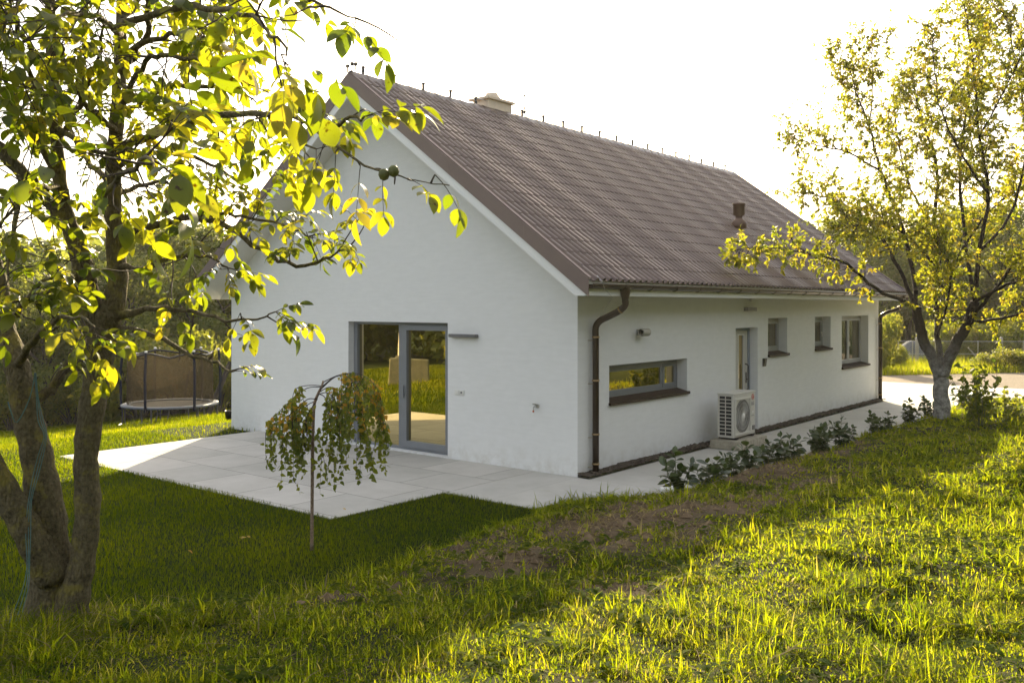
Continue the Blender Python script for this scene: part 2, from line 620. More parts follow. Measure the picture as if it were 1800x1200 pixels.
def slab_mat(name, c0, c1, bx, by, mortar, mw, off=.5, rough=.85):
    m = Mat(name)
    co = m.coords()
    b = m.node('ShaderNodeTexBrick', offset=off)
    b.inputs['Color1'].default_value = (*c0, 1)
    b.inputs['Color2'].default_value = (*c1, 1)
    b.inputs['Mortar'].default_value = (*mortar, 1)
    b.inputs['Scale'].default_value = 1
    b.inputs['Mortar Size'].default_value = mw
    b.inputs['Mortar Smooth'].default_value = .1
    b.inputs['Brick Width'].default_value = bx
    b.inputs['Row Height'].default_value = by
    m.link(co, b.inputs['Vector'])
    st = m.ramp(m.noise(1.4, 7, .65, co), [(.3, (.80, .80, .785)), (.7, (1, 1, 1))])
    sp = m.ramp(m.noise(150, 3, .6, co), [(.3, (.88, .88, .87)), (.7, (1, 1, 1))])
    m.base(m.mix(1.0, m.mix(1.0, b.outputs[0], st, 'MULTIPLY'), sp, 'MULTIPLY'))
    m.set(rough, 0, .3)
    m.bump(m.noise(120, 3, .6, co), .15, .004)
    return m.m


def sheet(name, poly, z0, z1, mat, label):
    """extruded slab with a convex or simple outline"""
    n = len(poly)
    me = bpy.data.meshes.new(name)
    vs = [(x, y, z0) for x, y in poly] + [(x, y, z1) for x, y in poly]
    me.from_pydata(vs, [], [tuple(range(n))[::-1], tuple(range(n, 2 * n))] + [(i, (i + 1) % n, (i + 1) % n + n, i + n) for i in range(n)])
    me.materials.append(mat)
    o = bpy.data.objects.new(name, me)
    COL.objects.link(o)
    return tag(o, label, name.replace('_', ' '), None, 'structure')


pm = slab_mat('patio_paver', (.61, .58, .53), (.51, .49, .445), 1.2, 1.0, (.22, .205, .18), .008)
sheet('patio', [(-8.1, -4.1), (-.8, -4.1), (-.8, -2.1), (-.8, -.012), (-8.1, -.012)], -.2, 0, pm, 'pale stone paved patio in front of the sliding glass door')
cm_ = slab_mat('poured_concrete', (.55, .53, .48), (.55, .53, .485), 40, 2.6, (.42, .40, .36), .006, 0)
sheet('path', [(-.792, -2.1), (2.9, -2.1), (2.9, 14.4), (.24, 14.4), (.24, -.03), (-.02, -.012), (-.792, -.012)], -.2, -.002, cm_, 'pale concrete path along the right side wall of the house')
sheet('driveway', [(-9.3, 14.7), (-.02, 14.7), (-.02, 14.408), (8, 14.408), (8, 20.9), (-9.3, 20.9)], -.2, -.004, cm_, 'sunlit concrete yard behind the house')
gvm = Mat('gravel')
co = gvm.coords()
gvm.base(gvm.mix(.5, gvm.ramp(gvm.noise(.8, 6, .7, co), [(.3, (.20, .165, .12)), (.7, (.30, .25, .19))]), gvm.ramp(gvm.noise(24, 5, .7, co), [(.3, (.16, .13, .10)), (.7, (.38, .33, .26))])))
gvm.set(.95, 0, .1)
gvm.bump(gvm.noise(40, 4, .7, co), .8, .03)
sheet('gravel_track', [(-4.9, 20.908), (16, 20.908), (24, 42), (12, 42.7)], -.2, .0, gvm.m, 'dusty gravel track running between concrete yard and wire fence')

# dark gravel bed along the side wall
sm_ = simple('dark_stone', (.055, .042, .03), .9, var=.5, nscale=12)
px, py_ = np.meshgrid(np.linspace(.004, .235, 9), np.linspace(-.02, 14.5, 520), indexing='ij')
pz = .012 + .03 * vnoise(px, py_, .06, 2) + .02 * vnoise(px, py_, .02, 4) + .03 * np.clip(1 - px / .2, 0, 1) * vnoise(px, py_, .3, 6)
ii = np.arange(px.size).reshape(px.shape)
qs = np.stack([ii[:-1, :-1], ii[1:, :-1], ii[1:, 1:], ii[:-1, 1:]], -1).reshape(-1, 4)
gs = np_mesh('gravel_strip', np.stack([px, py_, pz], -1), qs, None, sm_)
tag(gs, 'strip of dark stones bedded along the foot of the side wall', 'gravel', None, 'stuff')
# loose stones of the strip
N = 1500
base = np.array([(1, 0, 0), (-1, 0, 0), (0, 1, 0), (0, -1, 0), (0, 0, 1), (0, 0, -1)], float)
octf = np.array([(0, 2, 4), (2, 1, 4), (1, 3, 4), (3, 0, 4), (2, 0, 5), (1, 2, 5), (3, 1, 5), (0, 3, 5)])
sp = np.stack([rng.uniform(.02, .22, N), rng.uniform(0, 14.4, N), rng.uniform(.03, .05, N)], -1)
sc = rng.uniform(.010, .026, (N, 1, 1)) * rng.uniform(.6, 1.2, (N, 6, 1))
sv = base[None] * sc + sp[:, None]
so = np_mesh('loose_stones', sv.reshape(-1, 3), None, (octf[None] + (np.arange(N) * 6)[:, None, None]).reshape(-1, 3), sm_, gs)
so['kind'] = 'stuff'

# ------------------------------------------------------------------ house
RX, RZ, TAN = -4.542, 6.737, .7313
CS, SN = math.cos(math.atan(TAN)), math.sin(math.atan(TAN))
EX = .6164                                   # tile edge at the right eave
OV = .615
Y0, Y1 = -OV, 15.15


def roofz(x):
    return RZ - TAN * abs(x - RX)


house = empty('house', (0, 0, 0), 'white rendered bungalow with steep brown tiled gable roof', 'house')
HB = GH - .012   # soffit level


def grid_wall(mb, axis, pos, us, zs, openings, depth, sign):
    us = sorted(set(us + [o[0] for o in openings] + [o[1] for o in openings]))
    zs = sorted(set(zs + [o[2] for o in openings] + [o[3] for o in openings]))

    def P(u, z, d=0):
        return (u, pos + d, z) if axis == 'y' else (pos + d, u, z)
    for i in range(len(us) - 1):
        for j in range(len(zs) - 1):
            uc, zc = (us[i] + us[i + 1]) / 2, (zs[j] + zs[j + 1]) / 2
            if any(o[0] < uc < o[1] and o[2] < zc < o[3] for o in openings):
                continue
            mb.add([P(us[i], zs[j]), P(us[i + 1], zs[j]), P(us[i + 1], zs[j + 1]), P(us[i], zs[j + 1])], [(0, 1, 2, 3)])
    for a, b, c, d in openings:
        k = sign * depth
        for (u0, z0, u1, z1) in ((a, c, a, d), (b, c, b, d), (a, c, b, c), (a, d, b, d)):
            mb.add([P(u0, z0), P(u1, z1), P(u1, z1, k), P(u0, z0, k)], [(0, 1, 2, 3)])


DOOR = (-5.27, -2.70, .02, 2.312)
HWIN = (.88, 3.48, 1.085, 1.65)
FDOOR = (5.50, 6.56, .0, 2.16)
W1, W2, W3 = (7.08, 8.13, 1.59, 2.345), (9.79, 10.84, 1.61, 2.345), (11.63, 13.71, 1.08, 2.35)
wb = MB()
grid_wall(wb, 'y', 0, [-GW, 0], [-.2, HB], [DOOR], .14, 1)
grid_wall(wb, 'x', 0, [0, GL], [-.2, HB], [(o_[0], o_[1], o_[2] - (.085 if o_ is not FDOOR else 0), o_[3]) for o_ in (HWIN, FDOOR, W1, W2, W3)], .2, -1)
grid_wall(wb, 'y', GL, [-GW, 0], [-.2, HB], [], .2, -1)
grid_wall(wb, 'x', -GW, [0, GL], [-1.2, HB], [], .2, 1)
for yy in (0, GL):
    wb.add([(0, yy, HB), (0, yy, roofz(0) - .34), (RX, yy, RZ - .34), (-GW, yy, roofz(-GW) - .34), (-GW, yy, HB)], [(0, 1, 2, 4)], [(2, 3, 4)])
wall = wb.build('wall', M['render'], house)

# roof tiles: real wave and step geometry
PITCH = .170
ny_ = int((Y1 - Y0) / PITCH * 10)
ysr = np.linspace(Y0 + .11, Y1 - .11, ny_)
ph = ((ysr - Y0) / PITCH) % 1.0
prof = np.where(ph < .62, np.sin(ph / .62 * math.pi) ** .8, -.12 * np.sin((ph - .62) / .38 * math.pi)) * .046
SL = (EX - RX) / CS
COURSE = .352
rows = []
s_ = 0.10
edges = [SL]
while edges[-1] - COURSE > .1:
    edges.append(edges[-1] - COURSE)
edges.append(.06)
for i in range(len(edges) - 1):
    lo, hi = edges[i], edges[i + 1]          # lo nearer to the eave
    rows += [(lo, -.008, 0), (lo, .002, .26), (lo - .018, .002, .26), ((lo + hi) / 2, .001, .12), (hi, .0005, 0)]
wob = .004 * (vnoise(ysr, ysr * 0, .17, 2) - .5)
tb = []
for side in (1, -1):
    vs = []
    for s_, h, k_ in rows:
        hh = h + np.where(prof > 0, prof * (.95 + k_), prof)
        hh = hh + wob * 1.5 + .012 * (vnoise(ysr, ysr * 0 + s_, .9, 7 + side) - .5)
        xx = RX + side * (s_ * CS + hh * SN)
        zz = RZ - s_ * SN + hh * CS
        vs.append(np.stack([xx, ysr, zz], -1))
    tb.append(np.array(vs))
tv = np.concatenate([t.reshape(-1, 3) for t in tb])
nr = len(rows)
ii = np.arange(nr * ny_).reshape(nr, ny_)
q1 = np.stack([ii[:-1, :-1], ii[:-1, 1:], ii[1:, 1:], ii[1:, :-1]], -1).reshape(-1, 4)
roof = np_mesh('roof', tv, np.concatenate([q1, q1[:, ::-1] + nr * ny_]), None, M['tile'], house)

# roof deck under the tiles, soffit, barge boards, verge flashings
VB, VW = .215, .17                            # vertical heights of the brown verge and the white barge board
sb = MB()
for side in (1, -1):
    xe = RX + side * (EX - RX)
    xi = RX + side * .02

    def rz(x, k):
        return roofz(x) - k
    # sloping soffit underside just above the barge bottom
    for (ya, yb) in ((Y0 + .03, -.0), (GL, Y1 - .03)):
        x2 = RX + side * (4.542 + .43)
        sb.add([(RX, ya, RZ - VB - VW + .03), (x2, ya, roofz(x2) - VB - VW + .03), (x2, yb, roofz(x2) - VB - VW + .03), (RX, yb, RZ - VB - VW + .03)],
               [(0, 1, 2, 3) if side > 0 else (3, 2, 1, 0)])
    # level boxed soffit along the eaves and the fascia in front of it
    xw, xf = (0.0, .545) if side > 0 else (-GW, -GW - .545)
    sb.hexa([(xw, .002, HB), (xf, .002, HB), (xf, GL - .002, HB), (xw, GL - .002, HB)],
            [(xw, .002, HB + .02), (xf, .002, HB + .02), (xf, GL - .002, HB + .02), (xw, GL - .002, HB + .02)])
    for ye in (.001, GL - .001):
        sb.add([(xw, ye, HB + .0), (xf, ye, HB + .0), (xf, ye, 2.97), (xw, ye, 3.05)], [(0, 1, 2, 3)])
sb.build('soffit', M['soffit'], house)
for side in (1, -1):
    xw = 0.545 if side > 0 else -GW - .545
    d = .022 * side
    fb = MB()
    fb.box(min(xw, xw + d), max(xw, xw + d), Y0 + .03, Y1 - .03, HB - .006, HB + .215)
    fb.build('fascia', M['white_trim'], house)
for (ya, yb) in ((Y0, Y0 + .025), (Y1 - .025, Y1)):
    for side in (1, -1):
        b = MB()
        x1 = RX + side * (4.542 + .567)
        zb = HB - .008
        x0 = x1 - side * max(0, ((zb - (roofz(x1) - VB - VW)) / TAN))
        p = [(RX, RZ - VB), (x1, roofz(x1) - VB), (x1, zb), (x0, roofz(x0) - VB - VW), (RX, RZ - VB - VW)]
        b.add([(x, ya, z) for x, z in p] + [(x, yb, z) for x, z in p],
              [(0, 1, 6, 5), (1, 2, 7, 6), (2, 3, 8, 7), (3, 4, 9, 8), (4, 0, 5, 9), (0, 1, 3, 4), (5, 9, 8, 6)], [(1, 2, 3), (6, 8, 7)])
        b.build('barge_board', M['white_trim'], house)
        v = MB()
        x1 = RX + side * (4.542 + EX + .01)
        o_ = .018 if ya < 0 else -.018
        yo = ya - o_ if ya < 0 else yb - o_
        yi = ya + .07 if ya < 0 else yb - .07
        th = -.028
        v.hexa([(RX, yo, RZ + .035), (x1, yo, roofz(x1) + .035), (x1, yo, roofz(x1) - VB - .004), (RX, yo, RZ - VB - .004)],
               [(RX, yo + o_ - .002 * (1 if ya < 0 else -1), RZ + .035), (x1, yo + o_ - .002 * (1 if ya < 0 else -1), roofz(x1) + .035),
                (x1, yo + o_ - .002 * (1 if ya < 0 else -1), roofz(x1) - VB - .004), (RX, yo + o_ - .002 * (1 if ya < 0 else -1), RZ - VB - .004)])
        # folded top of the flashing lying over the tile edge
        v.hexa([(RX, yo + o_ * 1.1, RZ + .058), (x1, yo + o_ * 1.1, roofz(x1) + .058), (x1, yi, roofz(x1) + .058), (RX, yi, RZ + .058)],
               [(RX, yo + o_ * 1.1, RZ + .036), (x1, yo + o_ * 1.1, roofz(x1) + .036), (x1, yi, roofz(x1) + .036), (RX, yi, RZ + .036)])
        # small fold seams every 2 m
        for k in np.arange(1.15, 6.2, 1.9):
            xs = RX + side * k * CS
            zc = roofz(xs)
            w = .004
            v.box(xs - w, xs + w, min(yo - .003 * np.sign(o_), yo), max(yo - .003 * np.sign(o_), yo), zc - VB + .01, zc + .03)
        v.build('verge_flashing', M['brown_metal'], roof)
# ridge caps
rb = MB()
y = Y0 + .03
while y < Y1 - .05:
    L = min(.36, Y1 - .02 - y)
    prof_ = [(-.135, -.085), (-.10, -.03), (-.05, .03), (0, .052), (.05, .03), (.10, -.03), (.135, -.085)]
    n = len(prof_)
    vs = [(RX + a, y, RZ + b + .03) for a, b in prof_] + [(RX + a * .93, y + L + .03, RZ + b * .96 + .018) for a, b in prof_]
    rb.add(vs, [(i, i + 1, n + i + 1, n + i) for i in range(n - 1)])
    y += L
rb.build('ridge_cap', M['tile'], roof, False)
# lightning conductor along the ridge
wr = MB()
wr.tube([(RX, yy, RZ + .20 + .006 * math.sin(yy * 4)) for yy in np.linspace(Y0 + .33, Y1 - .3, 60)], .009, 5)
lw = wr.build('lightning_conductor', M['steel'], house)
for k in range(20):
    yy = Y0 + .335 + k * .775
    if 3.0 < yy < 4.2:
        continue
    b = MB()
    b.box(RX - .02, RX + .02, yy - .02, yy + .02, RZ + .05, RZ + .19)
    b.box(RX - .03, RX + .03, yy - .018, yy + .018, RZ + .182, RZ + .215)
    b.build('wire_support', M['dark_metal'], lw)
b = MB()
for k, dx in enumerate((-.09, .03, .13)):
    b.lathe((RX + dx, Y0 + .05, RZ + .17 + .02 * (k == 1)), [(.0, -.035), (.034, -.02), (.04, 0), (.03, .03), (0, .035)], 10)
    b.tube([(RX + dx, Y0 + .05, RZ + .06), (RX + dx, Y0 + .05, RZ + .15)], .014, 5)
b.build('rod_clamp', M['dark_metal'], roof)
b = MB()
b.tube([(EX - .02, Y0 + .25, roofz(EX) + .08), (EX + .07, Y0 + .26, roofz(EX) - .02), (EX + .09, Y0 + .28, HB + .1), (EX + .02, Y0 + .6, HB - .03), (.14, .42, HB - .3), (.10, .43, 2.3), (.10, .43, .08)], .005, 5)
b.build('conductor_wire', M['steel'], house)
# chimney
cb = MB()
cb.box(-5.02, -4.52, 3.2, 3.98, 6.0, 6.985)
chim = cb.build('chimney', M['chimney'], roof, bevel=.006)
b = MB()
b.hexa([(-5.07, 3.14, 6.986), (-4.47, 3.14, 6.986), (-4.47, 4.04, 6.986), (-5.07, 4.04, 6.986)],
       [(-5.07, 3.14, 7.035), (-4.47, 3.14, 7.035), (-4.47, 4.04, 7.035), (-5.07, 4.04, 7.035)])
b.hexa([(-5.07, 3.14, 7.037), (-4.47, 3.14, 7.037), (-4.47, 4.04, 7.037), (-5.07, 4.04, 7.037)],
       [(-4.95, 3.35, 7.075), (-4.59, 3.35, 7.075), (-4.59, 3.83, 7.075), (-4.95, 3.83, 7.075)])
b.build('chimney_cap', M['chimney'], roof, bevel=.006)
b = MB()
b.lathe((-4.77, 3.6, 7.075), [(.19, 0), (.19, .02), (.13, .10), (.13, .12), (.0, .13)], 18)
b.build('chimney_pot', M['chimney'], roof, True)
b = MB()
b.box(-5.0, -4.42, 3.14, 4.04, 6.60, 6.72)
b.build('chimney_flashing', M['brown_metal'], roof)
# antenna behind the chimney
b = MB()
ay = 4.46
b.tube([(RX, ay, RZ), (RX, ay, RZ + .56)], .012, 6)
for zz, r in ((.54, .028), (.26, .026), (.17, .034), (.08, .012)):
    b.lathe((RX, ay, RZ + zz), [(0, -r), (r * .8, -r * .6), (r, 0), (r * .8, r * .6), (0, r)], 10)
for dy, zz in ((-.12, .11), (.12, .07), (.26, .03)):
    b.lathe((RX, ay + dy, RZ + zz + .02), [(0, -.018), (.018, 0), (0, .018)], 8)
    b.tube([(RX, ay, RZ + .09), (RX, ay + dy, RZ + zz + .02)], .003, 4)
b.build('antenna', M['dark_metal'], roof)
# vent pipe with a bulbous foot on the right slope
vb = MB()
vx, vy = .0, 0.0
dvec = FW + RT * ((1299 - 900) / FPX) + UP * ((HY - 404) / FPX)
t_ = 10
for k in range(4000):
    p = CAM + dvec * (10 + k * .005)
    if p[2] < roofz(p[0]) and p[0] > RX:
        break
vx, vy, vz = p
vb.lathe((vx, vy, vz + .03), [(.0, 0), (.17, 0), (.19, .08), (.17, .16), (.10, .22), (.085, .25), (.085, .30), (.135, .32), (.135, .55), (.15, .555), (.15, .59), (.0, .61)], 20)
vb.build('vent_pipe', simple('terracotta_vent', (.10, .05, .035), .5), roof, True)

# gutters and downpipes
for side in (1, -1):
    gxc = EX + .0 if side > 0 else -GW - EX
    prof_ = []
    for k in range(11):
        th = math.pi * k / 10
        prof_.append((.068 * math.cos(th), -.068 * math.sin(th)))
    inner = [(a * .95, b_ * .95) for a, b_ in prof_[::-1]]
    ring = prof_ + inner
    gz = 2.915
    n = len(ring)
    b = MB()
    vs = [(gxc + a, Y0 + .02, gz + c) for a, c in ring] + [(gxc + a, Y1 - .02, gz - .0 + c) for a, c in ring]
    b.add(vs, [(i, (i + 1) % n, n + (i + 1) % n, n + i) for i in range(n)] + [(i, i + 1, n - 2 - i, n - 1 - i) for i in range(10)] + [(n + i + 1, n + i, 2 * n - 1 - i, 2 * n - 2 - i) for i in range(10)])
    # end caps
    for ye in (Y0 + .02, Y1 - .02):
        b.add([(gxc, ye, gz)] + [(gxc + a, ye, gz + c) for a, c in prof_], [], [(0, i + 1, i + 2) for i in range(10)])
    # rolled bead on the outer lip
    b.tube([(gxc + .072 * side, Y0 + .02, gz + .004), (gxc + .072 * side, Y1 - .02, gz + .004)], .010, 8)
    g_ = b.build('gutter', M['gutter'], house)
    if side > 0:
        for k in range(19):
            yy = Y0 + .9 + k * .8
            br = MB()
            pts = [(gxc + .074 * math.cos(t), yy, gz + .074 * -math.sin(t)) for t in np.linspace(0, math.pi, 9)]
            br.tube(pts, .007, 5)
            br.build('gutter_bracket', M['gutter'], g_)


def downpipe(y, yout):
    b = MB()
    path = [(EX, yout, 2.87), (EX, yout, 2.72), (EX, yout, 2.62), (EX - .10, yout, 2.53), (EX - .30, y, 2.44), (.16, y, 2.37), (.085, y, 2.27), (.085, y, 2.1)]
    path = crom(path, None, 5)
    b.tube(path + [(.085, y, 1.0), (.085, y, .0)], .052, 16)
    b.lathe((EX, yout, 2.70), [(.05, -.06), (.052, .0), (.085, .12), (.09, .17)], 16)
    o = b.build('downpipe', M['gutter'], house, True)
    for (zz) in (2.12, 1.45, .62, .16):
        c = MB()
        c.lathe((.085, y, zz), [(.052, -.014), (.06, -.012), (.06, .012), (.052, .014)], 16)
        c.tube([(.085, y - .04, zz - .05), (.0, y - .09, zz - .05)], .005, 5)
        c.build('pipe_clip', M['clip'], o, True)
    c = MB()
    p, q = np.array(path[-22]), np.array(path[-20])
    dd_ = (q - p) / np.linalg.norm(q - p)
    c.tube([p, p + dd_ * .025], .058, 16)
    c.build('pipe_clip', M['clip'], o, True)


downpipe(.37, .37)
downpipe(14.46, 14.62)


# windows
def frame_bars(mb, axis, d0, d1, a, b, c, d, w):
    """rectangular frame a..b by c..d, bar width w, between depths d0,d1"""
    def bx(u0, u1, z0, z1):
        if axis == 'y':
            mb.box(u0, u1, min(d0, d1), max(d0, d1), z0, z1)
        else:
            mb.box(min(d0, d1), max(d0, d1), u0, u1, z0, z1)
    wl_, wr_, wb_, wt_ = w if hasattr(w, '__len__') else (w,) * 4
    bx(a, a + wl_, c, d)
    bx(b - wr_, b, c, d)
    bx(a + wl_, b - wr_, c, c + wb_)
    bx(a + wl_, b - wr_, d - wt_, d)


def pane(name, axis, dep, a, b, c, d, mat, parent):
    q = MB()
    if axis == 'y':
        q.box(a, b, dep, dep + .02, c, d)
    else:
        q.box(dep - .02, dep, a, b, c, d)
    return q.build(name, mat, parent)


# sliding door
fd = MB()
frame_bars(fd, 'y', .13, .24, DOOR[0] + .002, DOOR[1] - .002, DOOR[2], DOOR[3] - .002, (.10, .06, .045, .05))
sd = fd.build('sliding_door', M['frame'], house, bevel=.003)
fp = MB()
fp.box(-4.045, -3.93, .136, .235, .067, 2.26)
fp.build('fixed_frame', M['frame'], sd, bevel=.003)
sf = MB()
frame_bars(sf, 'y', .10, .20, -3.928, DOOR[1] - .064, .07, 2.258, (.115, .09, .115, .09))
sash = sf.build('sash', M['frame'], sd, bevel=.004)
pane('pane', 'y', .19, DOOR[0] + .1, -4.05, .07, 2.26, M['gold_glass'], sd)
pane('pane', 'y', .16, -3.82, DOOR[1] - .15, .18, 2.17, M['gold_glass'], sd)
h = MB()
h.box(-3.875, -3.85, .055, .075, .95, 1.18)
h.box(-3.872, -3.853, .075, .10, .99, 1.01)
h.box(-3.872, -3.853, .075, .10, 1.12, 1.14)
h.build('handle', M['frame'], sd, bevel=.003)
th_ = MB()
th_.box(DOOR[0], DOOR[1], .002, .13, .0, .018)
th_.build('threshold', M['frame'], sd)
cu = MB()
cu.box(-4.98, -4.80, .55, .62, .02, 2.4)
cu.build('curtain', M['curtain'], sd)


def side_window(op, splits, name_mat, glassm):
    a, b, c, d = op
    f = MB()
    frame_bars(f, 'x', -.20, -.27, a + .002, b - .002, c, d - .002, .065)
    f.box(-.26, -.205, a + .002, b - .002, c - .084, c - .001)
    w = f.build('window', name_mat, house, bevel=.003)
    for (u0, u1, fixed) in splits:
        s1 = MB()
        frame_bars(s1, 'x', -.185 if not fixed else -.196, -.25, u0, u1, c + .066, d - .068, .065)
        sa = s1.build('sash', name_mat, w, bevel=.003)
        pane('pane', 'x', -.215, u0 + .064, u1 - .064, c + .13, d - .132, glassm, w)
    sl = MB()
    sl.hexa([(-.198, a + .002, c + .012), (.045, a + .002, c - .05), (.045, b - .002, c - .05), (-.198, b - .002, c + .012)],
            [(-.198, a + .002, c + .022), (.045, a + .002, c - .036), (.045, b - .002, c - .036), (-.198, b - .002, c + .022)])
    sl.hexa([(-.19, a + .003, c - .08), (.036, a + .003, c - .08), (.036, b - .003, c - .08), (-.19, b - .003, c - .08)],
            [(-.19, a + .003, c + .008), (.036, a + .003, c - .052), (.036, b - .003, c - .052), (-.19, b - .003, c + .008)])
    sl.box(.003, .047, a - .02, a + .001, c - .07, c - .03)
    sl.box(.003, .047, b - .001, b + .03, c - .07, c - .03)
    sl.box(.037, .049, a - .02, b + .03, c - .078, c - .034)
    sl.build('sill', M['sill'], w)
    return w


hw = side_window(HWIN, [(.95, 2.92, True), (2.925, 3.41, False)], M['frame'], M['bronze_glass'])
w1 = side_window(W1, [(7.15, 8.06, False)], M['frame_light'], M['glass'])
w2 = side_window(W2, [(9.86, 10.77, False)], M['frame_light'], M['glass'])
w3 = side_window(W3, [(11.70, 12.66, False), (12.67, 13.64, False)], M['frame_light'], M['glass'])
for w_, yy, zz in ((w1, 7.2, 1.95), (w2, 10.7, 1.95), (w3, 12.70, 1.65), (w3, 12.60, 1.65)):
    hh = MB()
    hh.box(-.182, -.17, yy - .014, yy + .014, zz - .03, zz + .03)
    hh.box(-.17, -.155, yy - .009, yy + .009, zz - .1, zz + .012)
    hh.build('handle', M['white_plastic'], w_)
for w_, op in ((w1, W1), (w2, W2), (w3, W3)):
    cc = MB()
    ys_ = np.linspace(op[0] + .1, op[0] + (op[1] - op[0]) * .45, 24)
    vs = []
    for zz in (op[2] + .02, op[3] - .02):
        vs += [(-.42 + .03 * math.sin(i * 1.7), yy, zz) for i, yy in enumerate(ys_)]
    cc.add(vs, [(i, i + 1, 24 + i + 1, 24 + i) for i in range(23)])
    cc.build('curtain', M['curtain'], w_)
# front door
f = MB()
a, b, c, d = FDOOR
frame_bars(f, 'x', -.17, -.26, a + .002, b - .002, 0.0, d - .002, (.07, .09, .03, .07))
fdoor = f.build('front_door', M['door_frame'], house, bevel=.003)
l = MB()
l.box(-.25, -.19, a + .074, 6.02, .034, d - .076)
l.box(-.25, -.19, 6.26, b - .094, .034, d - .076)
l.box(-.25, -.19, 6.02, 6.26, .034, .22)
l.box(-.25, -.19, 6.02, 6.26, 2.0, d - .076)
leaf_ = l.build('door_leaf', M['door_leaf'], fdoor)
pane('pane', 'x', -.21, 6.02, 6.26, .22, 2.0, M['bronze_glass'], fdoor)
hh = MB()
frame_bars(hh, 'x', -.189, -.175, 6.0, 6.28, .2, 2.02, .022)
hh.build('pane_trim', M['white_plastic'], fdoor)
hh = MB()
hh.tube([(-.19, 6.36, .85), (-.13, 6.36, .87), (-.12, 6.36, .9), (-.12, 6.36, 1.35), (-.13, 6.36, 1.38), (-.19, 6.36, 1.4)], .012, 8)
hh.box(-.19, -.176, 6.38, 6.41, 1.0, 1.22)
hh.tube([(-.18, 6.395, 1.08), (-.12, 6.395, 1.08), (-.115, 6.30, 1.08)], .009, 8)
hh.build('handle', M['dark_metal'], fdoor)

# small things fixed to the walls
b = MB()
b.box(-2.6, -2.0, -.10, -.003, 2.075, 2.13)
lb = b.build('bar_lamp', M['grey_lamp'], house, bevel=.008)
b = MB()
b.box(-2.53, -2.07, -.07, -.02, 2.066, 2.0745)
b.build('diffuser', M['white_plastic'], lb)
b = MB()
for x0 in (-2.53, -2.42):
    b.box(x0, x0 + .1, -.016, -.002, 1.1, 1.185)
    b.box(x0 + .012, x0 + .088, -.022, -.016, 1.112, 1.173)
so_ = b.build('wall_socket', M['white_plastic'], house, bevel=.003)
b = MB()
b.lathe((-2.37, -.0225, 1.143), [(.0, 0), (.020, 0)], 14, 'y')
b.build('socket_hole', M['grey_ink'], so_)
b = MB()
b.lathe((-.77, -.001, 1.03), [(.0, -.012), (.032, -.012), (.032, 0)], 14, 'y')
b.tube([(-.77, -.01, 1.03), (-.77, -.075, 1.03), (-.77, -.10, 1.01), (-.77, -.105, .97)], .012, 8)
b.box(-.825, -.715, -.062, -.045, 1.05, 1.066)
b.tube([(-.77, -.055, 1.03), (-.77, -.055, 1.055)], .008, 6)
tap = b.build('garden_tap', M['steel'], house)
b = MB()
b.lathe((-.77, -.105, .955), [(.0, -.015), (.014, -.015), (.016, .01), (0, .01)], 10)
b.build('tap_nozzle', simple('copper', (.6, .15, .05), .4, .3), tap)
b = MB()
b.lathe((.12, 1.77, 2.165), [(.06, -.118), (.066, -.11), (.066, .11), (.06, .118)], 24, 'y')
b.lathe((.12, 1.77, 2.165), [(.05, .118), (.05, -.118)], 24, 'y')
for e in (-.118, .118):
    b.lathe((.12, 1.77, 2.165), [(.05, e), (.06, e)], 24, 'y')
wlp = MB()
wlp.box(.001, .06, 1.72, 1.82, 2.12, 2.21)
bl = b.build('wall_lamp', simple('beige_lamp', (.42, .40, .34), .5, var=.03), house, True)
wlp.build('lamp_mount', M['grey_lamp'], bl)
b = MB()
b.lathe((.12, 1.77, 2.165), [(.0, .06), (.049, .06)], 20, 'y')
b.build('lamp_glass', M['frame'], bl)
b = MB()
b.box(.001, .09, 5.88, 6.32, 2.5, 2.575)
b.build('porch_lamp', M['grey_lamp'], house, bevel=.006)
b = MB()
b.lathe((.06, 6.08, HB - .002), [(.03, 0), (.03, -.05), (.0, -.07)], 12)
b.build('motion_sensor', M['white_plastic'], house, True)
b = MB()
b.hexa([(.001, 6.79, 1.33), (.001, 6.92, 1.33), (.001, 6.92, 1.50), (.001, 6.79, 1.50)],
       [(.035, 6.80, 1.33), (.035, 6.91, 1.33), (.06, 6.91, 1.50), (.06, 6.80, 1.50)])
b.build('intercom', M['black'], house, bevel=.004)

# ------------------------------------------------------------------ heat pump on its concrete block
b = MB()
b.hexa([(.27, 3.82, .004), (.88, 3.82, .004), (.88, 5.02, .004), (.27, 5.02, .004)],
       [(.28, 3.83, .16), (.87, 3.83, .16), (.87, 5.01, .16), (.28, 5.01, .16)])
o = b.build('concrete_base', M['concrete_block'], None, bevel=.012)
tag(o, 'rough concrete block under the heat pump on the path', 'concrete block')
HX0, HX1, HY0, HY1, HZ0, HZ1 = .37, .69, 3.95, 4.87, .20, 1.01
hp = empty('heat_pump', (.53, 4.41, .16), 'cream heat pump unit with round fan beside the front door', 'heat pump')
HO = np.array([.53, 4.41, .16])


def hpb(mb, name, mat, parent, smooth=False, bevel=0):
    mb.v = [tuple(np.array(p) - HO) for p in mb.v]
    return mb.build(name, mat, parent, smooth, bevel)


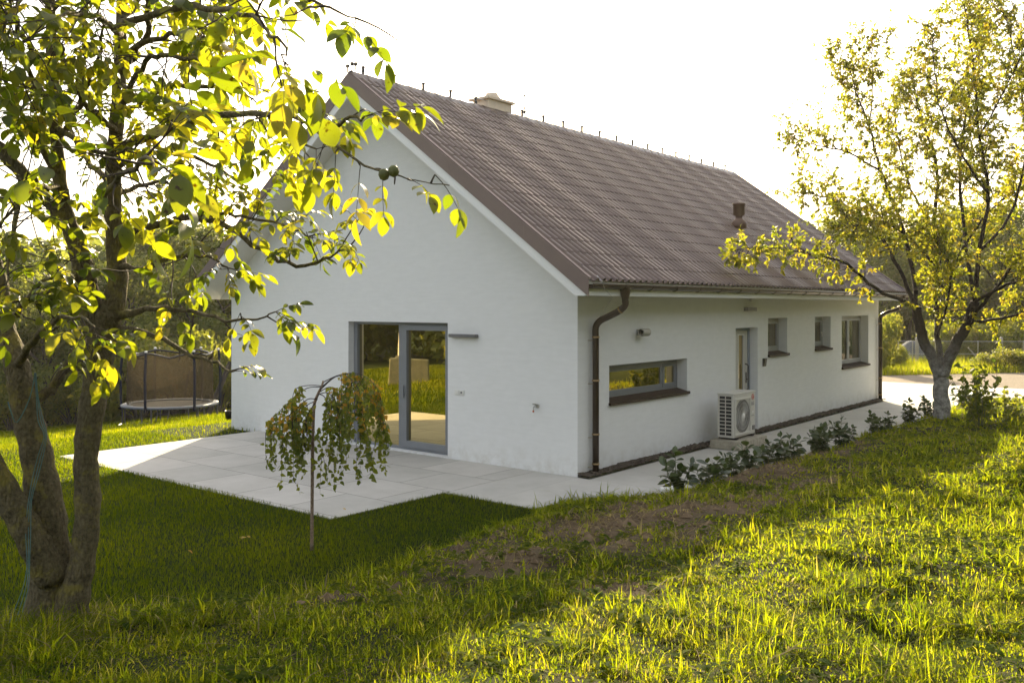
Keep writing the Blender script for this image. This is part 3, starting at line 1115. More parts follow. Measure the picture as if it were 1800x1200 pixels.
b = MB()
b.box(HX0, HX1, HY0, HY1, HZ0, HZ1 - .03)
cas = hpb(b, 'casing', M['cream_metal'], hp, bevel=.012)
b = MB()
b.box(HX0 - .008, HX1 + .012, HY0 - .008, HY1 + .008, HZ1 - .028, HZ1)
hpb(b, 'top_cover', M['cream_metal'], hp, bevel=.008)
for yy in (HY0 + .12, HY1 - .12):
    b = MB()
    b.box(HX0 - .02, HX1 + .02, yy - .035, yy + .035, .163, HZ0)
    hpb(b, 'foot', M['dark_metal'], hp)
b = MB()
for i in range(2):
    for j in range(11):
        x0 = HX0 + .045 + i * .125
        z0 = HZ0 + .045 + j * .066
        b.box(x0, x0 + .105, HY0 - .004, HY0 + .01, z0, z0 + .048)
hpb(b, 'side_grille', M['black'], hp)
fy, fz, fr = HY0 + .37, HZ0 + .375, .31
b = MB()
frame_bars(b, 'x', HX1 + .002, HX1 + .022, fy - .335, fy + .335, fz - .335, fz + .335, .035)
fg = hpb(b, 'fan_guard', M['cream_metal'], hp, bevel=.004)
b = MB()
b.lathe((HX1 + .003, fy, fz), [(0, 0), (fr, 0)], 40, 'x')
hpb(b, 'fan_recess', M['dark_metal'], hp)
b = MB()
for k in range(3):
    for j in range(6):
        t0, t1 = k * 2.094 + j * .22, k * 2.094 + (j + 1) * .22
        d0, d1 = .004 + j * .0015, .004 + (j + 1) * .0015
        b.add([(HX1 + d0, fy + .07 * math.cos(t0), fz + .07 * math.sin(t0)), (HX1 + d0, fy + .27 * math.cos(t0 + .3), fz + .27 * math.sin(t0 + .3)),
               (HX1 + d1, fy + .27 * math.cos(t1 + .3), fz + .27 * math.sin(t1 + .3)), (HX1 + d1, fy + .07 * math.cos(t1), fz + .07 * math.sin(t1))], [(0, 1, 2, 3)])
hpb(b, 'fan', M['grey_lamp'], hp)
b = MB()
for k in range(48):
    th = k * 2 * math.pi / 48
    pts = [(HX1 + .018, fy + r * math.cos(th + .9 * r), fz + r * math.sin(th + .9 * r)) for r in np.linspace(.05, fr, 6)]
    b.tube(pts, .0022, 4, False)
for r in (.08, .16, .24, .305):
    b.tube([(HX1 + .018, fy + r * math.cos(t), fz + r * math.sin(t)) for t in np.linspace(0, 2 * math.pi, 41)], .0024, 4, False)
hpb(b, 'fan_wires', M['cream_metal'], fg)
b = MB()
b.lathe((HX1 + .02, fy, fz), [(.055, 0), (.05, .008), (0, .01)], 20, 'x')
hpb(b, 'fan_hub', M['white_plastic'], fg, True)
b = MB()
ey, ez = HY1 - .105, HZ1 - .115
b.lathe((HX1 + .001, ey, ez), [(.055, 0), (.055, .004), (0, .0045)], 28, 'x')
em = hpb(b, 'emblem', M['red'], hp)
b = MB()
for k in range(24):
    th = R(-60) - k * R(300) / 24
    th2 = R(-60) - (k + 1) * R(300) / 24
    b.add([(HX1 + .0065, ey + r * math.cos(t), ez + r * math.sin(t)) for t, r in ((th, .036), (th, .043), (th2, .043), (th2, .036))], [(0, 1, 2, 3)])
b.box(HX1 + .005, HX1 + .0065, ey - .004, ey + .003, ez - .018, ez + .024)
b.box(HX1 + .005, HX1 + .0065, ey - .004, ey + .018, ez - .024, ez - .018)
b.lathe((HX1 + .006, ey - .018, ez + .016), [(.006, 0), (0, .001)], 10, 'x')
hpb(b, 'emblem_mark', M['white_plastic'], em)


def text(body, size, name, mat, parent, mtx):
    cu_ = bpy.data.curves.new(name, 'FONT')
    cu_.body = body
    cu_.size = size
    cu_.extrude = .002
    cu_.align_x = 'CENTER'
    ob = bpy.data.objects.new(name, cu_)
    COL.objects.link(ob)
    dg = bpy.context.evaluated_depsgraph_get()
    me = bpy.data.meshes.new_from_object(ob.evaluated_get(dg))
    bpy.data.objects.remove(ob)
    bpy.data.curves.remove(cu_)
    me.transform(mtx)
    me.materials.clear()
    me.materials.append(mat)
    ob = bpy.data.objects.new(name, me)
    COL.objects.link(ob)
    ob.parent = parent
    return ob


# text plane facing +X: text x -> +Y, text y -> +Z
TX = Matrix(((0, 0, 1, 0), (1, 0, 0, 0), (0, 1, 0, 0), (0, 0, 0, 1)))
text('LG', .095, 'lettering', M['grey_ink'], hp, Matrix.Translation(Vector((HX1 + .003, ey, ez - .155)) - Vector(HO)) @ TX)
b = MB()
b.box(HX1 + .001, HX1 + .003, ey - .03, ey + .04, ez - .30, ez - .265)
hpb(b, 'rating_label', M['white_plastic'], hp)
b = MB()
b.box(HX1 + .001, HX1 + .003, ey - .07, ey + .05, ez - .355, ez - .345)
hpb(b, 'model_strip', M['grey_lamp'], hp)
b = MB()
b.box(HX1 + .0, HX1 + .02, ey - .02, ey + .06, HZ0 + .08, HZ0 + .16)
hpb(b, 'service_cover', M['grey_lamp'], hp)

# ------------------------------------------------------------------ leaves


def leaf_tpl(nl, prof, fold=.25, curl=.25, tip=0.0):
    v = []
    for i in range(nl + 1):
        t = i / nl
        w = prof(t)
        zc = -curl * t * t
        v += [(-w, t, zc + fold * w), (0, t, zc), (w, t, zc + fold * w)]
    q = []
    for i in range(nl):
        a = i * 3
        q += [(a, a + 1, a + 4, a + 3), (a + 1, a + 2, a + 5, a + 4)]
    return np.array(v, float), np.array(q)


def ell(wid, p=.8):
    return lambda t: wid * max(0.0, math.sin(math.pi * min(1, max(0, t)) ** p)) ** .75 + .004


def norm(a):
    return a / (np.linalg.norm(a, axis=-1, keepdims=True) + 1e-9)


def scatter(tpl, pos, yd, zd, scale, sx=None):
    tv, tq = tpl
    pos, yd, zd = np.asarray(pos, float), norm(np.asarray(yd, float)), np.asarray(zd, float)
    x = norm(np.cross(yd, zd))
    z = np.cross(x, yd)
    sc = np.asarray(scale, float)[:, None, None]
    wx = 1.0 if sx is None else np.asarray(sx, float)[:, None, None]
    P = (tv[None, :, 0:1] * x[:, None] * wx + tv[None, :, 1:2] * yd[:, None] + tv[None, :, 2:3] * z[:, None]) * sc + pos[:, None]
    n, V = len(pos), len(tv)
    q = (tq[None] + (np.arange(n) * V)[:, None, None]).reshape(-1, 4)
    return P.reshape(-1, 3), q, V


class Leaves:
    def __init__(s):
        s.p, s.y, s.z, s.s, s.v, s.k = [], [], [], [], [], []

    def add(s, p, y, z, sc, var, k=0):
        s.p.append(p); s.y.append(y); s.z.append(z); s.s.append(sc); s.v.append(var); s.k.append(k)

    def build(s, name, tpls, mat, parent):
        V, Q, VAR = [], [], []
        off = 0
        p, y, z, sc, va, k = map(np.array, (s.p, s.y, s.z, s.s, s.v, s.k))
        for i, t in enumerate(tpls):
            m_ = (k % len(tpls)) == i
            if not m_.any():
                continue
            a, q, n = scatter(t, p[m_], y[m_], z[m_], sc[m_], np.random.default_rng(i).uniform(.85, 1.15, m_.sum()))
            V.append(a); Q.append(q + off); VAR.append(np.repeat(va[m_], n))
            off += len(a)
        return np_mesh(name, np.concatenate(V), np.concatenate(Q), None, mat, parent, np.concatenate(VAR), True)


def rv():
    v = np.array([random.gauss(0, 1) for _ in range(3)])
    return v / np.linalg.norm(v)


def unit(v):
    v = np.asarray(v, float)
    return v / (np.linalg.norm(v) + 1e-9)


# ------------------------------------------------------------------ walnut tree (front left)
WB = at(95, 1150, 6.65)
walnut = empty('walnut_tree', tuple(WB), 'large multi-stemmed walnut tree with compound leaves in the left foreground', 'tree')
WT = -WB


def pxpath(lst, sub=4):
    pts = [at(u, v, d) for u, v, d, r in lst]
    rad = [r * d / FPX for u, v, d, r in lst]
    return crom(pts, rad, sub)


stems = [
    [(110, 1190, 6.6, 48), (117, 1125, 6.62, 38), (128, 1050, 6.62, 28), (145, 985, 6.6, 21), (154, 890, 6.6, 21.5), (151, 807, 6.6, 20), (161, 723, 6.6, 22), (173, 650, 6.6, 22), (182, 600, 6.6, 22), (192, 550, 6.6, 20)],
    [(180, 610, 6.62, 22), (160, 545, 6.62, 20), (148, 480, 6.6, 19), (136, 430, 6.6, 16), (118, 385, 6.55, 14), (105, 320, 6.5, 12), (98, 220, 6.5, 10.5), (92, 120, 6.5, 9.5), (88, 0, 6.45, 8), (84, -140, 6.4, 6), (80, -280, 6.3, 3)],
    [(190, 570, 6.62, 21), (206, 500, 6.66, 18), (203, 430, 6.7, 16), (198, 350, 6.7, 15), (201, 270, 6.7, 13), (208, 180, 6.7, 12), (212, 80, 6.7, 10), (216, -60, 6.6, 8), (225, -220, 6.5, 4)],
    [(84, 1190, 6.65, 50), (83, 1125, 6.65, 42), (84, 1050, 6.65, 34), (90, 985, 6.65, 33), (81, 900, 6.65, 31), (66, 807, 6.68, 26), (50, 740, 6.7, 24), (38, 682, 6.7, 22), (28, 635, 6.75, 20), (10, 570, 6.8, 14), (0, 490, 6.8, 11), (-25, 400, 6.8, 8), (-60, 250, 6.8, 4)],
    [(95, 1015, 6.6, 30), (62, 957, 6.5, 27), (36, 910, 6.45, 25), (8, 858, 6.4, 22), (-30, 790, 6.3, 20), (-80, 690, 6.2, 17), (-140, 560, 6.1, 12), (-180, 380, 6.0, 6)],
]
tb_ = MB()
for k, st in enumerate(stems):
    p, r = pxpath(st, 5)
    # knobbly bark outline
    r = [q * (1 + .06 * math.sin(i * 1.9 + k) + .05 * (random.random() - .5)) for i, q in enumerate(r)]
    tb_.tube([np.array(q) + WT for q in p], r, 16, True, .07)
wtrunk = tb_.build('trunk', M['walnut_bark'], walnut, True)

branches = [
    [(118, 395, 6.55, 14), (85, 355, 6.5, 13), (40, 308, 6.4, 12), (0, 265, 6.35, 11), (-60, 210, 6.2, 9), (-130, 120, 6.0, 5)],
    [(50, 705, 6.7, 10), (82, 690, 6.8, 9), (106, 664, 6.85, 8), (122, 632, 6.9, 6), (150, 600, 7.0, 3)],
    [(98, 250, 6.5, 6), (128, 205, 6.4, 5), (150, 160, 6.3, 4), (172, 105, 6.2, 3), (180, 30, 6.1, 2)],
    [(212, 130, 6.7, 7), (240, 88, 6.4, 6), (260, 45, 6.2, 5), (264, -20, 6.0, 4), (270, -110, 5.9, 2)],
    [(204, 215, 6.7, 6), (235, 150, 6.4, 5), (262, 102, 6.1, 4.5), (320, 104, 5.8, 4), (400, 112, 5.5, 2)],
    [(203, 262, 6.7, 8), (290, 228, 6.1, 7), (380, 206, 5.5, 6), (468, 198, 5.0, 5), (530, 215, 4.6, 4.5), (562, 233, 4.4, 4), (600, 212, 4.3, 3.2), (640, 205, 4.2, 2)],
    [(560, 233, 4.4, 3.0), (600, 262, 4.3, 2.6), (640, 290, 4.2, 2.2), (682, 302, 4.1, 1.8), (730, 318, 4.1, 1.0), (790, 326, 4.05, .6)],
    [(468, 198, 5.0, 4), (510, 240, 4.9, 3), (556, 262, 4.8, 1.5)],
    [(201, 425, 6.7, 9), (258, 402, 6.6, 7), (320, 383, 6.5, 6), (400, 398, 6.4, 5), (460, 440, 6.3, 4), (520, 467, 6.2, 3.4), (570, 455, 6.1, 2.4), (618, 434, 6.0, 1.4)],
    [(300, 388, 6.5, 4), (380, 376, 6.5, 3.2), (440, 384, 6.4, 2.6), (500, 398, 6.4, 2), (548, 418, 6.3, 1.2)],
    [(212, 555, 6.6, 8), (258, 540, 6.4, 5), (320, 546, 6.2, 4), (380, 560, 6.0, 3), (440, 562, 5.9, 2), (484, 548, 5.8, 1.2)],
    [(206, 575, 6.6, 6), (268, 588, 6.3, 4.5), (328, 618, 6.1, 3.5), (380, 638, 6.0, 2.4), (412, 652, 5.9, 1.2)],
    [(214, 40, 6.6, 7), (300, 20, 5.6, 6), (380, 12, 4.8, 5), (440, 30, 4.0, 4), (490, 70, 3.6, 2.5), (500, 110, 3.5, 1.4)],
    [(216, -60, 6.5, 7), (320, -70, 5.6, 6), (430, -40, 4.9, 5), (520, -10, 4.4, 3.5), (585, 10, 4.2, 2.4), (625, 40, 4.1, 1.0)],
    [(150, 400, 6.5, 6), (190, 340, 5.4, 6), (225, 300, 4.4, 5), (262, 280, 3.5, 3), (280, 300, 3.2, 1.5)],
    [(30, 640, 6.7, 8), (55, 600, 6.2, 6), (95, 565, 5.6, 4), (140, 560, 5.2, 2.5), (165, 575, 5.0, 1.4)],
    [(10, 570, 6.7, 7), (40, 540, 6.2, 5), (70, 500, 5.8, 3.5), (100, 485, 5.6, 2)],
    [(146, 480, 6.6, 6), (100, 502, 6.4, 4), (50, 520, 6.2, 3), (-10, 545, 6.0, 1.6)],
    [(40, 308, 6.4, 6), (30, 380, 6.2, 4.5), (22, 440, 6.0, 3), (10, 500, 5.8, 1.5)],
    [(105, 320, 6.5, 6), (60, 240, 6.3, 5), (20, 160, 6.1, 4), (-20, 80, 6.0, 2.5)],
    [(94, 150, 6.5, 6), (50, 80, 6.3, 5), (20, 20, 6.1, 4), (0, -60, 6.0, 2.5)],
    [(200, 300, 6.7, 6), (250, 270, 6.7, 5), (310, 270, 6.6, 4), (370, 290, 6.5, 3), (420, 320, 6.5, 1.5)],
    [(203, 470, 6.7, 6), (250, 470, 6.5, 5), (300, 455, 6.4, 4), (350, 450, 6.3, 3), (400, 470, 6.2, 1.5)],
    [(208, 180, 6.7, 6), (280, 160, 6.8, 5), (350, 150, 6.8, 4), (420, 160, 6.7, 2), (450, 180, 6.7, 1.5)],
    [(88, 30, 6.5, 6), (130, -30, 6.3, 5), (190, -80, 6.1, 3), (250, -110, 6.0, 2)],
    [(212, 60, 6.6, 6), (170, 30, 6.0, 5), (130, 20, 5.4, 4), (90, 40, 5.0, 2)],
    [(200, 330, 6.7, 6), (160, 290, 7.2, 5), (130, 240, 7.6, 4), (110, 180, 7.9, 2)],
    [(98, 220, 6.5, 6), (150, 260, 6.1, 4.5), (200, 270, 5.8, 3), (240, 255, 5.6, 1.6)],
    [(-60, 210, 6.2, 7), (-20, 150, 5.8, 5), (20, 130, 5.4, 3), (60, 140, 5.1, 1.6)],
]
tw_ = MB()
wl_ = Leaves()
bb = MB()


def compound(p0, d, size, big=False):
    """one walnut leaf: drooping stalk with five to seven leaflets"""
    d = unit(d)
    r_ = np.array(p0) + d * .12 - CAM
    dp = r_ @ FW
    u_, v_ = 900 + FPX * (r_ @ RT) / dp, HY - FPX * r_[2] / dp
    if (205 < u_ < 415 and v_ > 585) or v_ > 650 or (u_ > 560 and 70 < v_ < 180) or (u_ > 690 and v_ < 315) or (u_ > 640 and v_ > 345):      # pruned clear of the lawn side
        return
    L = size * random.uniform(2.0, 2.6)
    pts = [np.array(p0, float)]
    dd_ = d.copy()
    for i in range(5):
        dd_ = unit(dd_ + np.array([0, 0, -.11]) + .05 * rv())
        pts.append(pts[-1] + dd_ * L / 5)
    tw_.tube([q + WT for q in pts], [.0028, .0024, .002, .0018, .0015, .0012], 3, False)
    up = unit(np.array([0, 0, 1.0]) + .45 * rv())
    vb_ = min(1, max(0, random.gauss(.30, .22)))
    npair = random.choice((2, 2, 3, 3))
    for k in range(npair):
        i = 5 - k * (1.35 if npair == 3 else 1.7) - .55
        lo = int(max(0, math.floor(i)))
        f_ = i - lo
        q = pts[lo] * (1 - f_) + pts[min(5, lo + 1)] * f_
        ax = unit(pts[min(5, lo + 1)] - pts[lo])
        sd_ = unit(np.cross(ax, up))
        for sg in (1, -1):
            if random.random() < .06:
                continue
            y = unit(ax * .45 + sd_ * sg * .9 + np.array([0, 0, -.28]) + .22 * rv())
            z = unit(up + .4 * rv())
            wl_.add(q + WT, y, z, size * random.uniform(.8, 1.05) * (1 - .15 * k), min(1, max(0, vb_ + random.gauss(0, .07))), random.randrange(3))
    y = unit(dd_ + np.array([0, 0, -.25]) + .2 * rv())
    wl_.add(pts[-1] + WT, y, unit(up + .3 * rv()), size * random.uniform(1.0, 1.22), min(1, max(0, vb_ + random.gauss(0, .06))), random.randrange(3))


def dress(path, rad, start=.22, step=.115, tl=(.2, .6), lf=(2, 4), size=(.072, .112), tipn=4, sag=0.0):
    P = [np.array(q) for q in path]
    seg = [np.linalg.norm(P[i + 1] - P[i]) for i in range(len(P) - 1)]
    tot = sum(seg)
    s0 = tot * start + random.uniform(0, step)
    acc = 0
    for i in range(len(P) - 1):
        while acc + seg[i] > s0:
            t = (s0 - acc) / seg[i]
            p = P[i] * (1 - t) + P[i + 1] * t
            ax = unit(P[i + 1] - P[i])
            side = unit(np.cross(ax, rv()))
            d = unit(ax * random.uniform(.2, .7) + side + np.array([0, 0, .15]))
            L = random.uniform(*tl)
            tp = [p]
            for k in range(4):
                d = unit(d + .22 * rv() + np.array([0, 0, -.03]))
                tp.append(tp[-1] + d * L / 4)
            tw_.tube([q + WT for q in tp], [.006, .005, .0045, .004, .003], 5, False)
            for k in range(random.randint(*lf)):
                j = random.choice((2, 3, 4, 4))
                compound(tp[j], unit(d * .6 + rv() * .8 + np.array([0, 0, .1 - sag])), random.uniform(*size))
            s0 += step * random.uniform(.6, 1.4)
        acc += seg[i]
    ax = unit(P[-1] - P[-2])
    for k in range(tipn):
        compound(P[-1], unit(ax + .75 * rv() - np.array([0, 0, sag])), random.uniform(*size))


for q_ in ([(95, 190, 6.5, 6), (60, 150, 5.9, 5), (30, 90, 5.4, 3), (10, 60, 5.1, 2)],
           [(212, 100, 6.6, 6), (270, 70, 6.2, 5), (330, 60, 5.8, 3), (380, 70, 5.5, 2)],
           [(205, 230, 6.7, 6), (160, 190, 6.2, 5), (120, 130, 5.8, 3), (110, 80, 5.6, 2)],
           [(208, 150, 6.7, 6), (270, 190, 6.4, 5), (340, 200, 6.1, 3), (400, 240, 5.9, 2)],
           [(212, 40, 6.6, 6), (260, -10, 6.9, 5), (330, -20, 7.0, 3), (420, 10, 7.0, 2)],
           [(104, 330, 6.5, 5), (60, 330, 6.0, 4), (30, 350, 5.7, 3), (0, 400, 5.5, 2)],
           [(198, 350, 6.7, 5), (240, 330, 6.9, 4), (290, 320, 7.0, 3), (350, 330, 7.0, 2)],
           [(88, 20, 6.4, 5), (60, -20, 5.8, 4), (30, 20, 5.2, 3), (10, 40, 4.9, 2)]):
    branches.append(q_)
STY = {5: dict(start=.3, step=.2, tl=(.10, .3), lf=(1, 3), size=(.085, .12)),
       6: dict(start=.1, step=.11, tl=(.02, .07), lf=(1, 2), size=(.085, .12), tipn=1, sag=.75),
       7: dict(start=.3, step=.2, tl=(.1, .25), lf=(1, 2), size=(.075, .10), tipn=2),
       8: dict(start=.25, step=.15, tl=(.1, .34), lf=(2, 3), size=(.075, .1)),
       9: dict(start=.2, step=.16, tl=(.1, .3), lf=(2, 3), size=(.07, .095)),
       10: dict(start=.35, step=.2, tl=(.08, .22), lf=(1, 2), size=(.075, .10)),
       11: dict(start=.4, step=.2, tl=(.06, .16), lf=(1, 2), size=(.07, .09), tipn=2),
       15: dict(start=.3, step=.2, tl=(.1, .3), lf=(1, 3), size=(.09, .12)),
       16: dict(start=.3, step=.2, tl=(.1, .3), lf=(1, 3), size=(.09, .12)),
       17: dict(start=.3, step=.22, tl=(.1, .3), lf=(1, 2), size=(.085, .11)),
       12: dict(start=.35, step=.22, tl=(.12, .3), lf=(1, 2), size=(.1, .13)),
       13: dict(start=.3, step=.22, tl=(.1, .28), lf=(1, 2), size=(.085, .115), tipn=3),
       14: dict(start=.45, step=.22, tl=(.1, .25), lf=(1, 2), size=(.11, .15), tipn=2)}
for k, br in enumerate(branches):
    p, r = pxpath(br, 4)
    jit = [np.array(q) + (.018 if k not in (6, 7) else .004) * rv() * (0 < i < len(p) - 1) for i, q in enumerate(p)]
    bb.tube([q + WT for q in jit], [max(.0025, x) for x in r], 8, True, .06)
    dress(jit, r, **STY.get(k, {}))
for k in (1, 2, 3, 4):
    p, r = pxpath(stems[k], 4)
    dress(p, r, {1: .5, 2: .45, 3: .8, 4: .6}[k], .22, (.3, .8), (3, 5))
bb.build('branches', M['walnut_bark'], walnut, True)
tw_.build('twigs', M['twig'], walnut)
wtp = [leaf_tpl(7, ell(.29, .98), .3, .28), leaf_tpl(7, ell(.31, 1.04), .14, .5), leaf_tpl(7, ell(.26, .92), .42, .12)]
wl_.build('crown', wtp, M['walnut_leaf'], walnut)
nutm = simple('green_husk', (.12, .13, .035), .55, var=.3, nscale=30)
for (u, v, d) in ((692, 301, 4.09), (675, 307, 4.1)):
    b = MB()
    c = at(u, v, d) + WT
    rr = .026
    b.lathe(tuple(c), [(0.001, -rr * 1.1), (rr * .7, -rr * .8), (rr, -rr * .1), (rr * .9, rr * .5), (rr * .5, rr * .95), (.001, rr * 1.05)], 14)
    b.build('nut', nutm, walnut, True)
# teal twine round the left stem
b = MB()
for off in (0, 4, -5):
    rp = [(62 + off * .3, 655, 6.48), (66 + off * .4, 700, 6.47), (72 + off, 740, 6.46), (80 + off * .5, 765, 6.46), (72 + off, 800, 6.46), (62 + off, 840, 6.44), (53 + off * .6, 880, 6.42), (50 + off, 930, 6.38), (50 + off * .5, 990, 6.34), (46 + off, 1030, 6.3), (34 + off * 1.6, 1070, 6.28), (26 + off * 2.4, 1098, 6.28)]
    b.tube(crom([at(*q) for q in rp], None, 3), .003, 5)
b.tube(crom([at(*q) for q in [(14, 706, 6.4), (20, 725, 6.4), (30, 742, 6.44), (52, 700, 6.45), (62, 655, 6.48)]], None, 3), .004, 5)
o = b.build('twine', simple('teal_twine', (.10, .19, .18), .8, var=.3))
tag(o, 'loose teal twine tied around the left stem of the walnut tree', 'twine')

# ------------------------------------------------------------------ plum-like tree on the right
TB = at(1655, 722, 20.0)
TB[2] = float(zground(TB[0], TB[1])) - .05
plum = empty('orchard_tree', tuple(TB), 'spreading yellow-green orchard tree with whitewashed trunk beside the path', 'tree')
PT = -TB
limbs = [
    [(1655, 745, 20, 16), (1655, 705, 20, 13), (1654, 675, 20, 12.5), (1655, 655, 20, 13), (1655, 640, 20, 9.5), (1655, 630, 20, 4)],
    [(1654, 705, 20, 6), (1652, 668, 20, 9.5), (1640, 632, 20, 9.5), (1624, 600, 20, 9), (1616, 570, 19.9, 8.5), (1611, 540, 19.8, 8)],
    [(1611, 545, 19.8, 6), (1588, 528, 19.4, 5.5), (1540, 508, 18.8, 5), (1490, 465, 18.2, 4), (1440, 450, 17.7, 3), (1380, 438, 17.2, 2.2), (1330, 434, 16.9, 1.5), (1292, 441, 16.8, 1)],
    [(1612, 550, 19.8, 7), (1588, 490, 19.8, 5.5), (1552, 422, 20, 4.5), (1503, 372, 20.2, 3.5), (1455, 348, 20.3, 2.5), (1408, 337, 20.4, 1.4)],
    [(1611, 545, 19.8, 7), (1604, 470, 20.2, 6), (1580, 380, 20.6, 5), (1548, 300, 20.9, 4), (1528, 225, 21, 3), (1505, 160, 21, 2), (1485, 95, 21, 1)],
    [(1548, 300, 20.9, 3), (1490, 268, 20.8, 2.4), (1440, 256, 20.7, 1.8), (1394, 243, 20.6, 1)],
    [(1528, 225, 21, 2.5), (1534, 150, 21, 2), (1533, 72, 21, 1)],
    [(1654, 690, 20, 7), (1654, 650, 20, 9), (1648, 590, 20.3, 8), (1646, 500, 20.6, 6.5), (1640, 400, 20.9, 5.5), (1648, 300, 21.1, 4.5), (1620, 210, 21.3, 3), (1598, 120, 21.4, 1.5)],
    [(1640, 400, 20.9, 4), (1600, 330, 21.4, 3), (1580, 250, 21.8, 2), (1570, 160, 22, 1)],
    [(1655, 705, 20, 6), (1658, 662, 20, 9.5), (1678, 610, 19.8, 9.5), (1702, 565, 19.7, 8.5), (1714, 530, 19.6, 8)],
    [(1714, 535, 19.6, 7), (1722, 440, 19.6, 6), (1738, 340, 19.5, 5), (1722, 240, 19.5, 4), (1712, 120, 19.4, 3), (1695, 10, 19.3, 2), (1680, -90, 19.3, 1)],
    [(1704, 562, 19.7, 6), (1740, 520, 19.2, 5), (1785, 460, 18.8, 4), (1840, 390, 18.4, 3), (1900, 320, 18.1, 1.5)],
    [(1714, 530, 19.6, 6), (1696, 420, 20.2, 5), (1688, 310, 20.7, 4), (1700, 180, 21, 3), (1730, 60, 21.2, 2), (1760, -60, 21.3, 1)],
    [(1722, 440, 19.6, 5), (1775, 380, 20, 4), (1800, 280, 20.3, 3), (1795, 150, 20.5, 2.4), (1765, 20, 20.6, 1.2)],
    [(1714, 530, 19.6, 5), (1770, 500, 18.6, 4), (1830, 490, 17.8, 3), (1890, 510, 17.2, 1.6)],
    [(1738, 340, 19.5, 4), (1690, 270, 18.9, 3), (1650, 180, 18.5, 2), (1640, 60, 18.3, 1.2)],
    [(1646, 500, 20.6, 5), (1690, 440, 21.6, 4), (1740, 370, 22.4, 3), (1800, 330, 23, 1.6)],
    [(1646, 470, 20.6, 4), (1600, 420, 19.4, 3), (1545, 390, 18.4, 2.2), (1490, 400, 17.8, 1.2)],
    [(1800, 280, 20.3, 4), (1860, 200, 20.2, 3), (1900, 80, 20.1, 1.6)],
    [(1722, 240, 19.5, 3), (1760, 170, 18.8, 2), (1800, 80, 18.4, 1.2)],
    [(1648, 590, 20.3, 4), (1662, 545, 19.3, 3), (1670, 470, 18.2, 2), (1640, 420, 17.8, 1.2)],
    [(1702, 565, 19.7, 5), (1760, 560, 20.8, 4), (1830, 540, 21.6, 2.5), (1900, 500, 22.2, 1.4)],
]
pb, pl_ = MB(), Leaves()
for k, lb_ in enumerate(limbs):
    p, r = pxpath(lb_, 4)
    p = [np.array(q) + .02 * rv() * (0 < i < len(p) - 1) for i, q in enumerate(p)]
    r = [x if k in (0, 1, 9) else x * .62 for x in r]
    pb.tube([q + PT for q in p], [max(.005, x) for x in r], 12 if r[0] > .07 else 7, True, .08)
ptrunk = pb.build('trunk', M['plum_bark'], plum, True)
pt = MB()


def twiglet(p, d, L, n, sz, sparse=1.0):
    tp = [np.array(p)]
    for i in range(3):
        d = unit(d + .25 * rv() + np.array([0, 0, .03]))
        tp.append(tp[-1] + d * L / 3)
    pt.tube([q + PT for q in tp], [.004, .0035, .003, .002], 4, False)
    vb_ = random.gauss(.45, .2)
    for i in range(int(n * sparse)):
        t = random.uniform(.25, 1.0) * 3
        j = min(2, int(t))
        q = tp[j] + (tp[j + 1] - tp[j]) * (t - j)
        y = unit(d * .5 + rv() * .9 + np.array([0, 0, -.55]))
        pl_.add(q + PT, y, unit(np.array([0, 0, .6]) + rv()), sz * random.uniform(.7, 1.2), min(1, max(0, vb_ + random.gauss(0, .12))), random.randrange(2))
    return tp


for k, lb_ in enumerate(limbs):
    if k in (0, 1, 9):
        continue
    p, r = pxpath(lb_, 6)
    P = [np.array(q) for q in p]
    n = len(P)
    low = k == 2
    tot = sum(np.linalg.norm(P[i + 1] - P[i]) for i in range(n - 1))
    cnt = int(tot * (13 if not low else 7))
    for c in range(cnt):
        t = (.30 + .70 * (c + random.random()) / cnt) * (n - 1)
        i = min(n - 2, int(t))
        q = P[i] + (P[i + 1] - P[i]) * (t - i)
        ax = unit(P[i + 1] - P[i])
        d = unit(ax * random.uniform(.3, .9) + unit(np.cross(ax, rv())) * .9 + np.array([0, 0, .3 if not low else .05]))
        L = random.uniform(.45, 1.15) * (1.15 - .5 * t / (n - 1)) * (.55 if low else 1)
        tp = [q]
        for s_ in range(4):
            d = unit(d + .16 * rv() + np.array([0, 0, .05]))
            tp.append(tp[-1] + d * L / 4)
        pt.tube([x + PT for x in tp], [.008, .007, .0055, .004, .003], 5, False)
        sz = .078 if not low else .088
        for s_ in range(5 if not low else 4):
            j = random.choice((1, 2, 2, 3, 3, 4))
            twiglet(tp[j], unit(d * .6 + rv()), random.uniform(.15, .42), random.randint(8, 15), sz)
    twiglet(P[-1], unit(P[-1] - P[-2]), .3, 10, .08)
pt.build('twigs', M['plum_bark'], plum)
ptp = [leaf_tpl(4, ell(.25, .9), .3, .25), leaf_tpl(4, ell(.22, .85), .15, .45)]
pl_.build('crown', ptp, M['plum_leaf'], plum)

# ------------------------------------------------------------------ weeping birch
BBp = at(548, 960, 9.44)
BBp[2] = float(zground(BBp[0], BBp[1])) - .02
birch = empty('weeping_birch', tuple(BBp), 'small weeping birch with hanging strands of green and yellow leaves by the patio', 'tree')
BT = -BBp
b = MB()
p, r = pxpath([(548, 966, 9.44, 3.3), (548.5, 900, 9.44, 3.0), (549, 840, 9.44, 2.9), (549.5, 780, 9.44, 3.1), (551, 730, 9.44, 2.9), (553, 708, 9.44, 2.7), (560, 690, 9.44, 2.4), (566, 678, 9.44, 2.0), (568, 669, 9.44, 1.6)], 4)
b.tube([np.array(q) + BT for q in p], r, 12, True, .06)
b.build('trunk', M['birch_bark'], birch, True)
bb2, bl_ = MB(), Leaves()


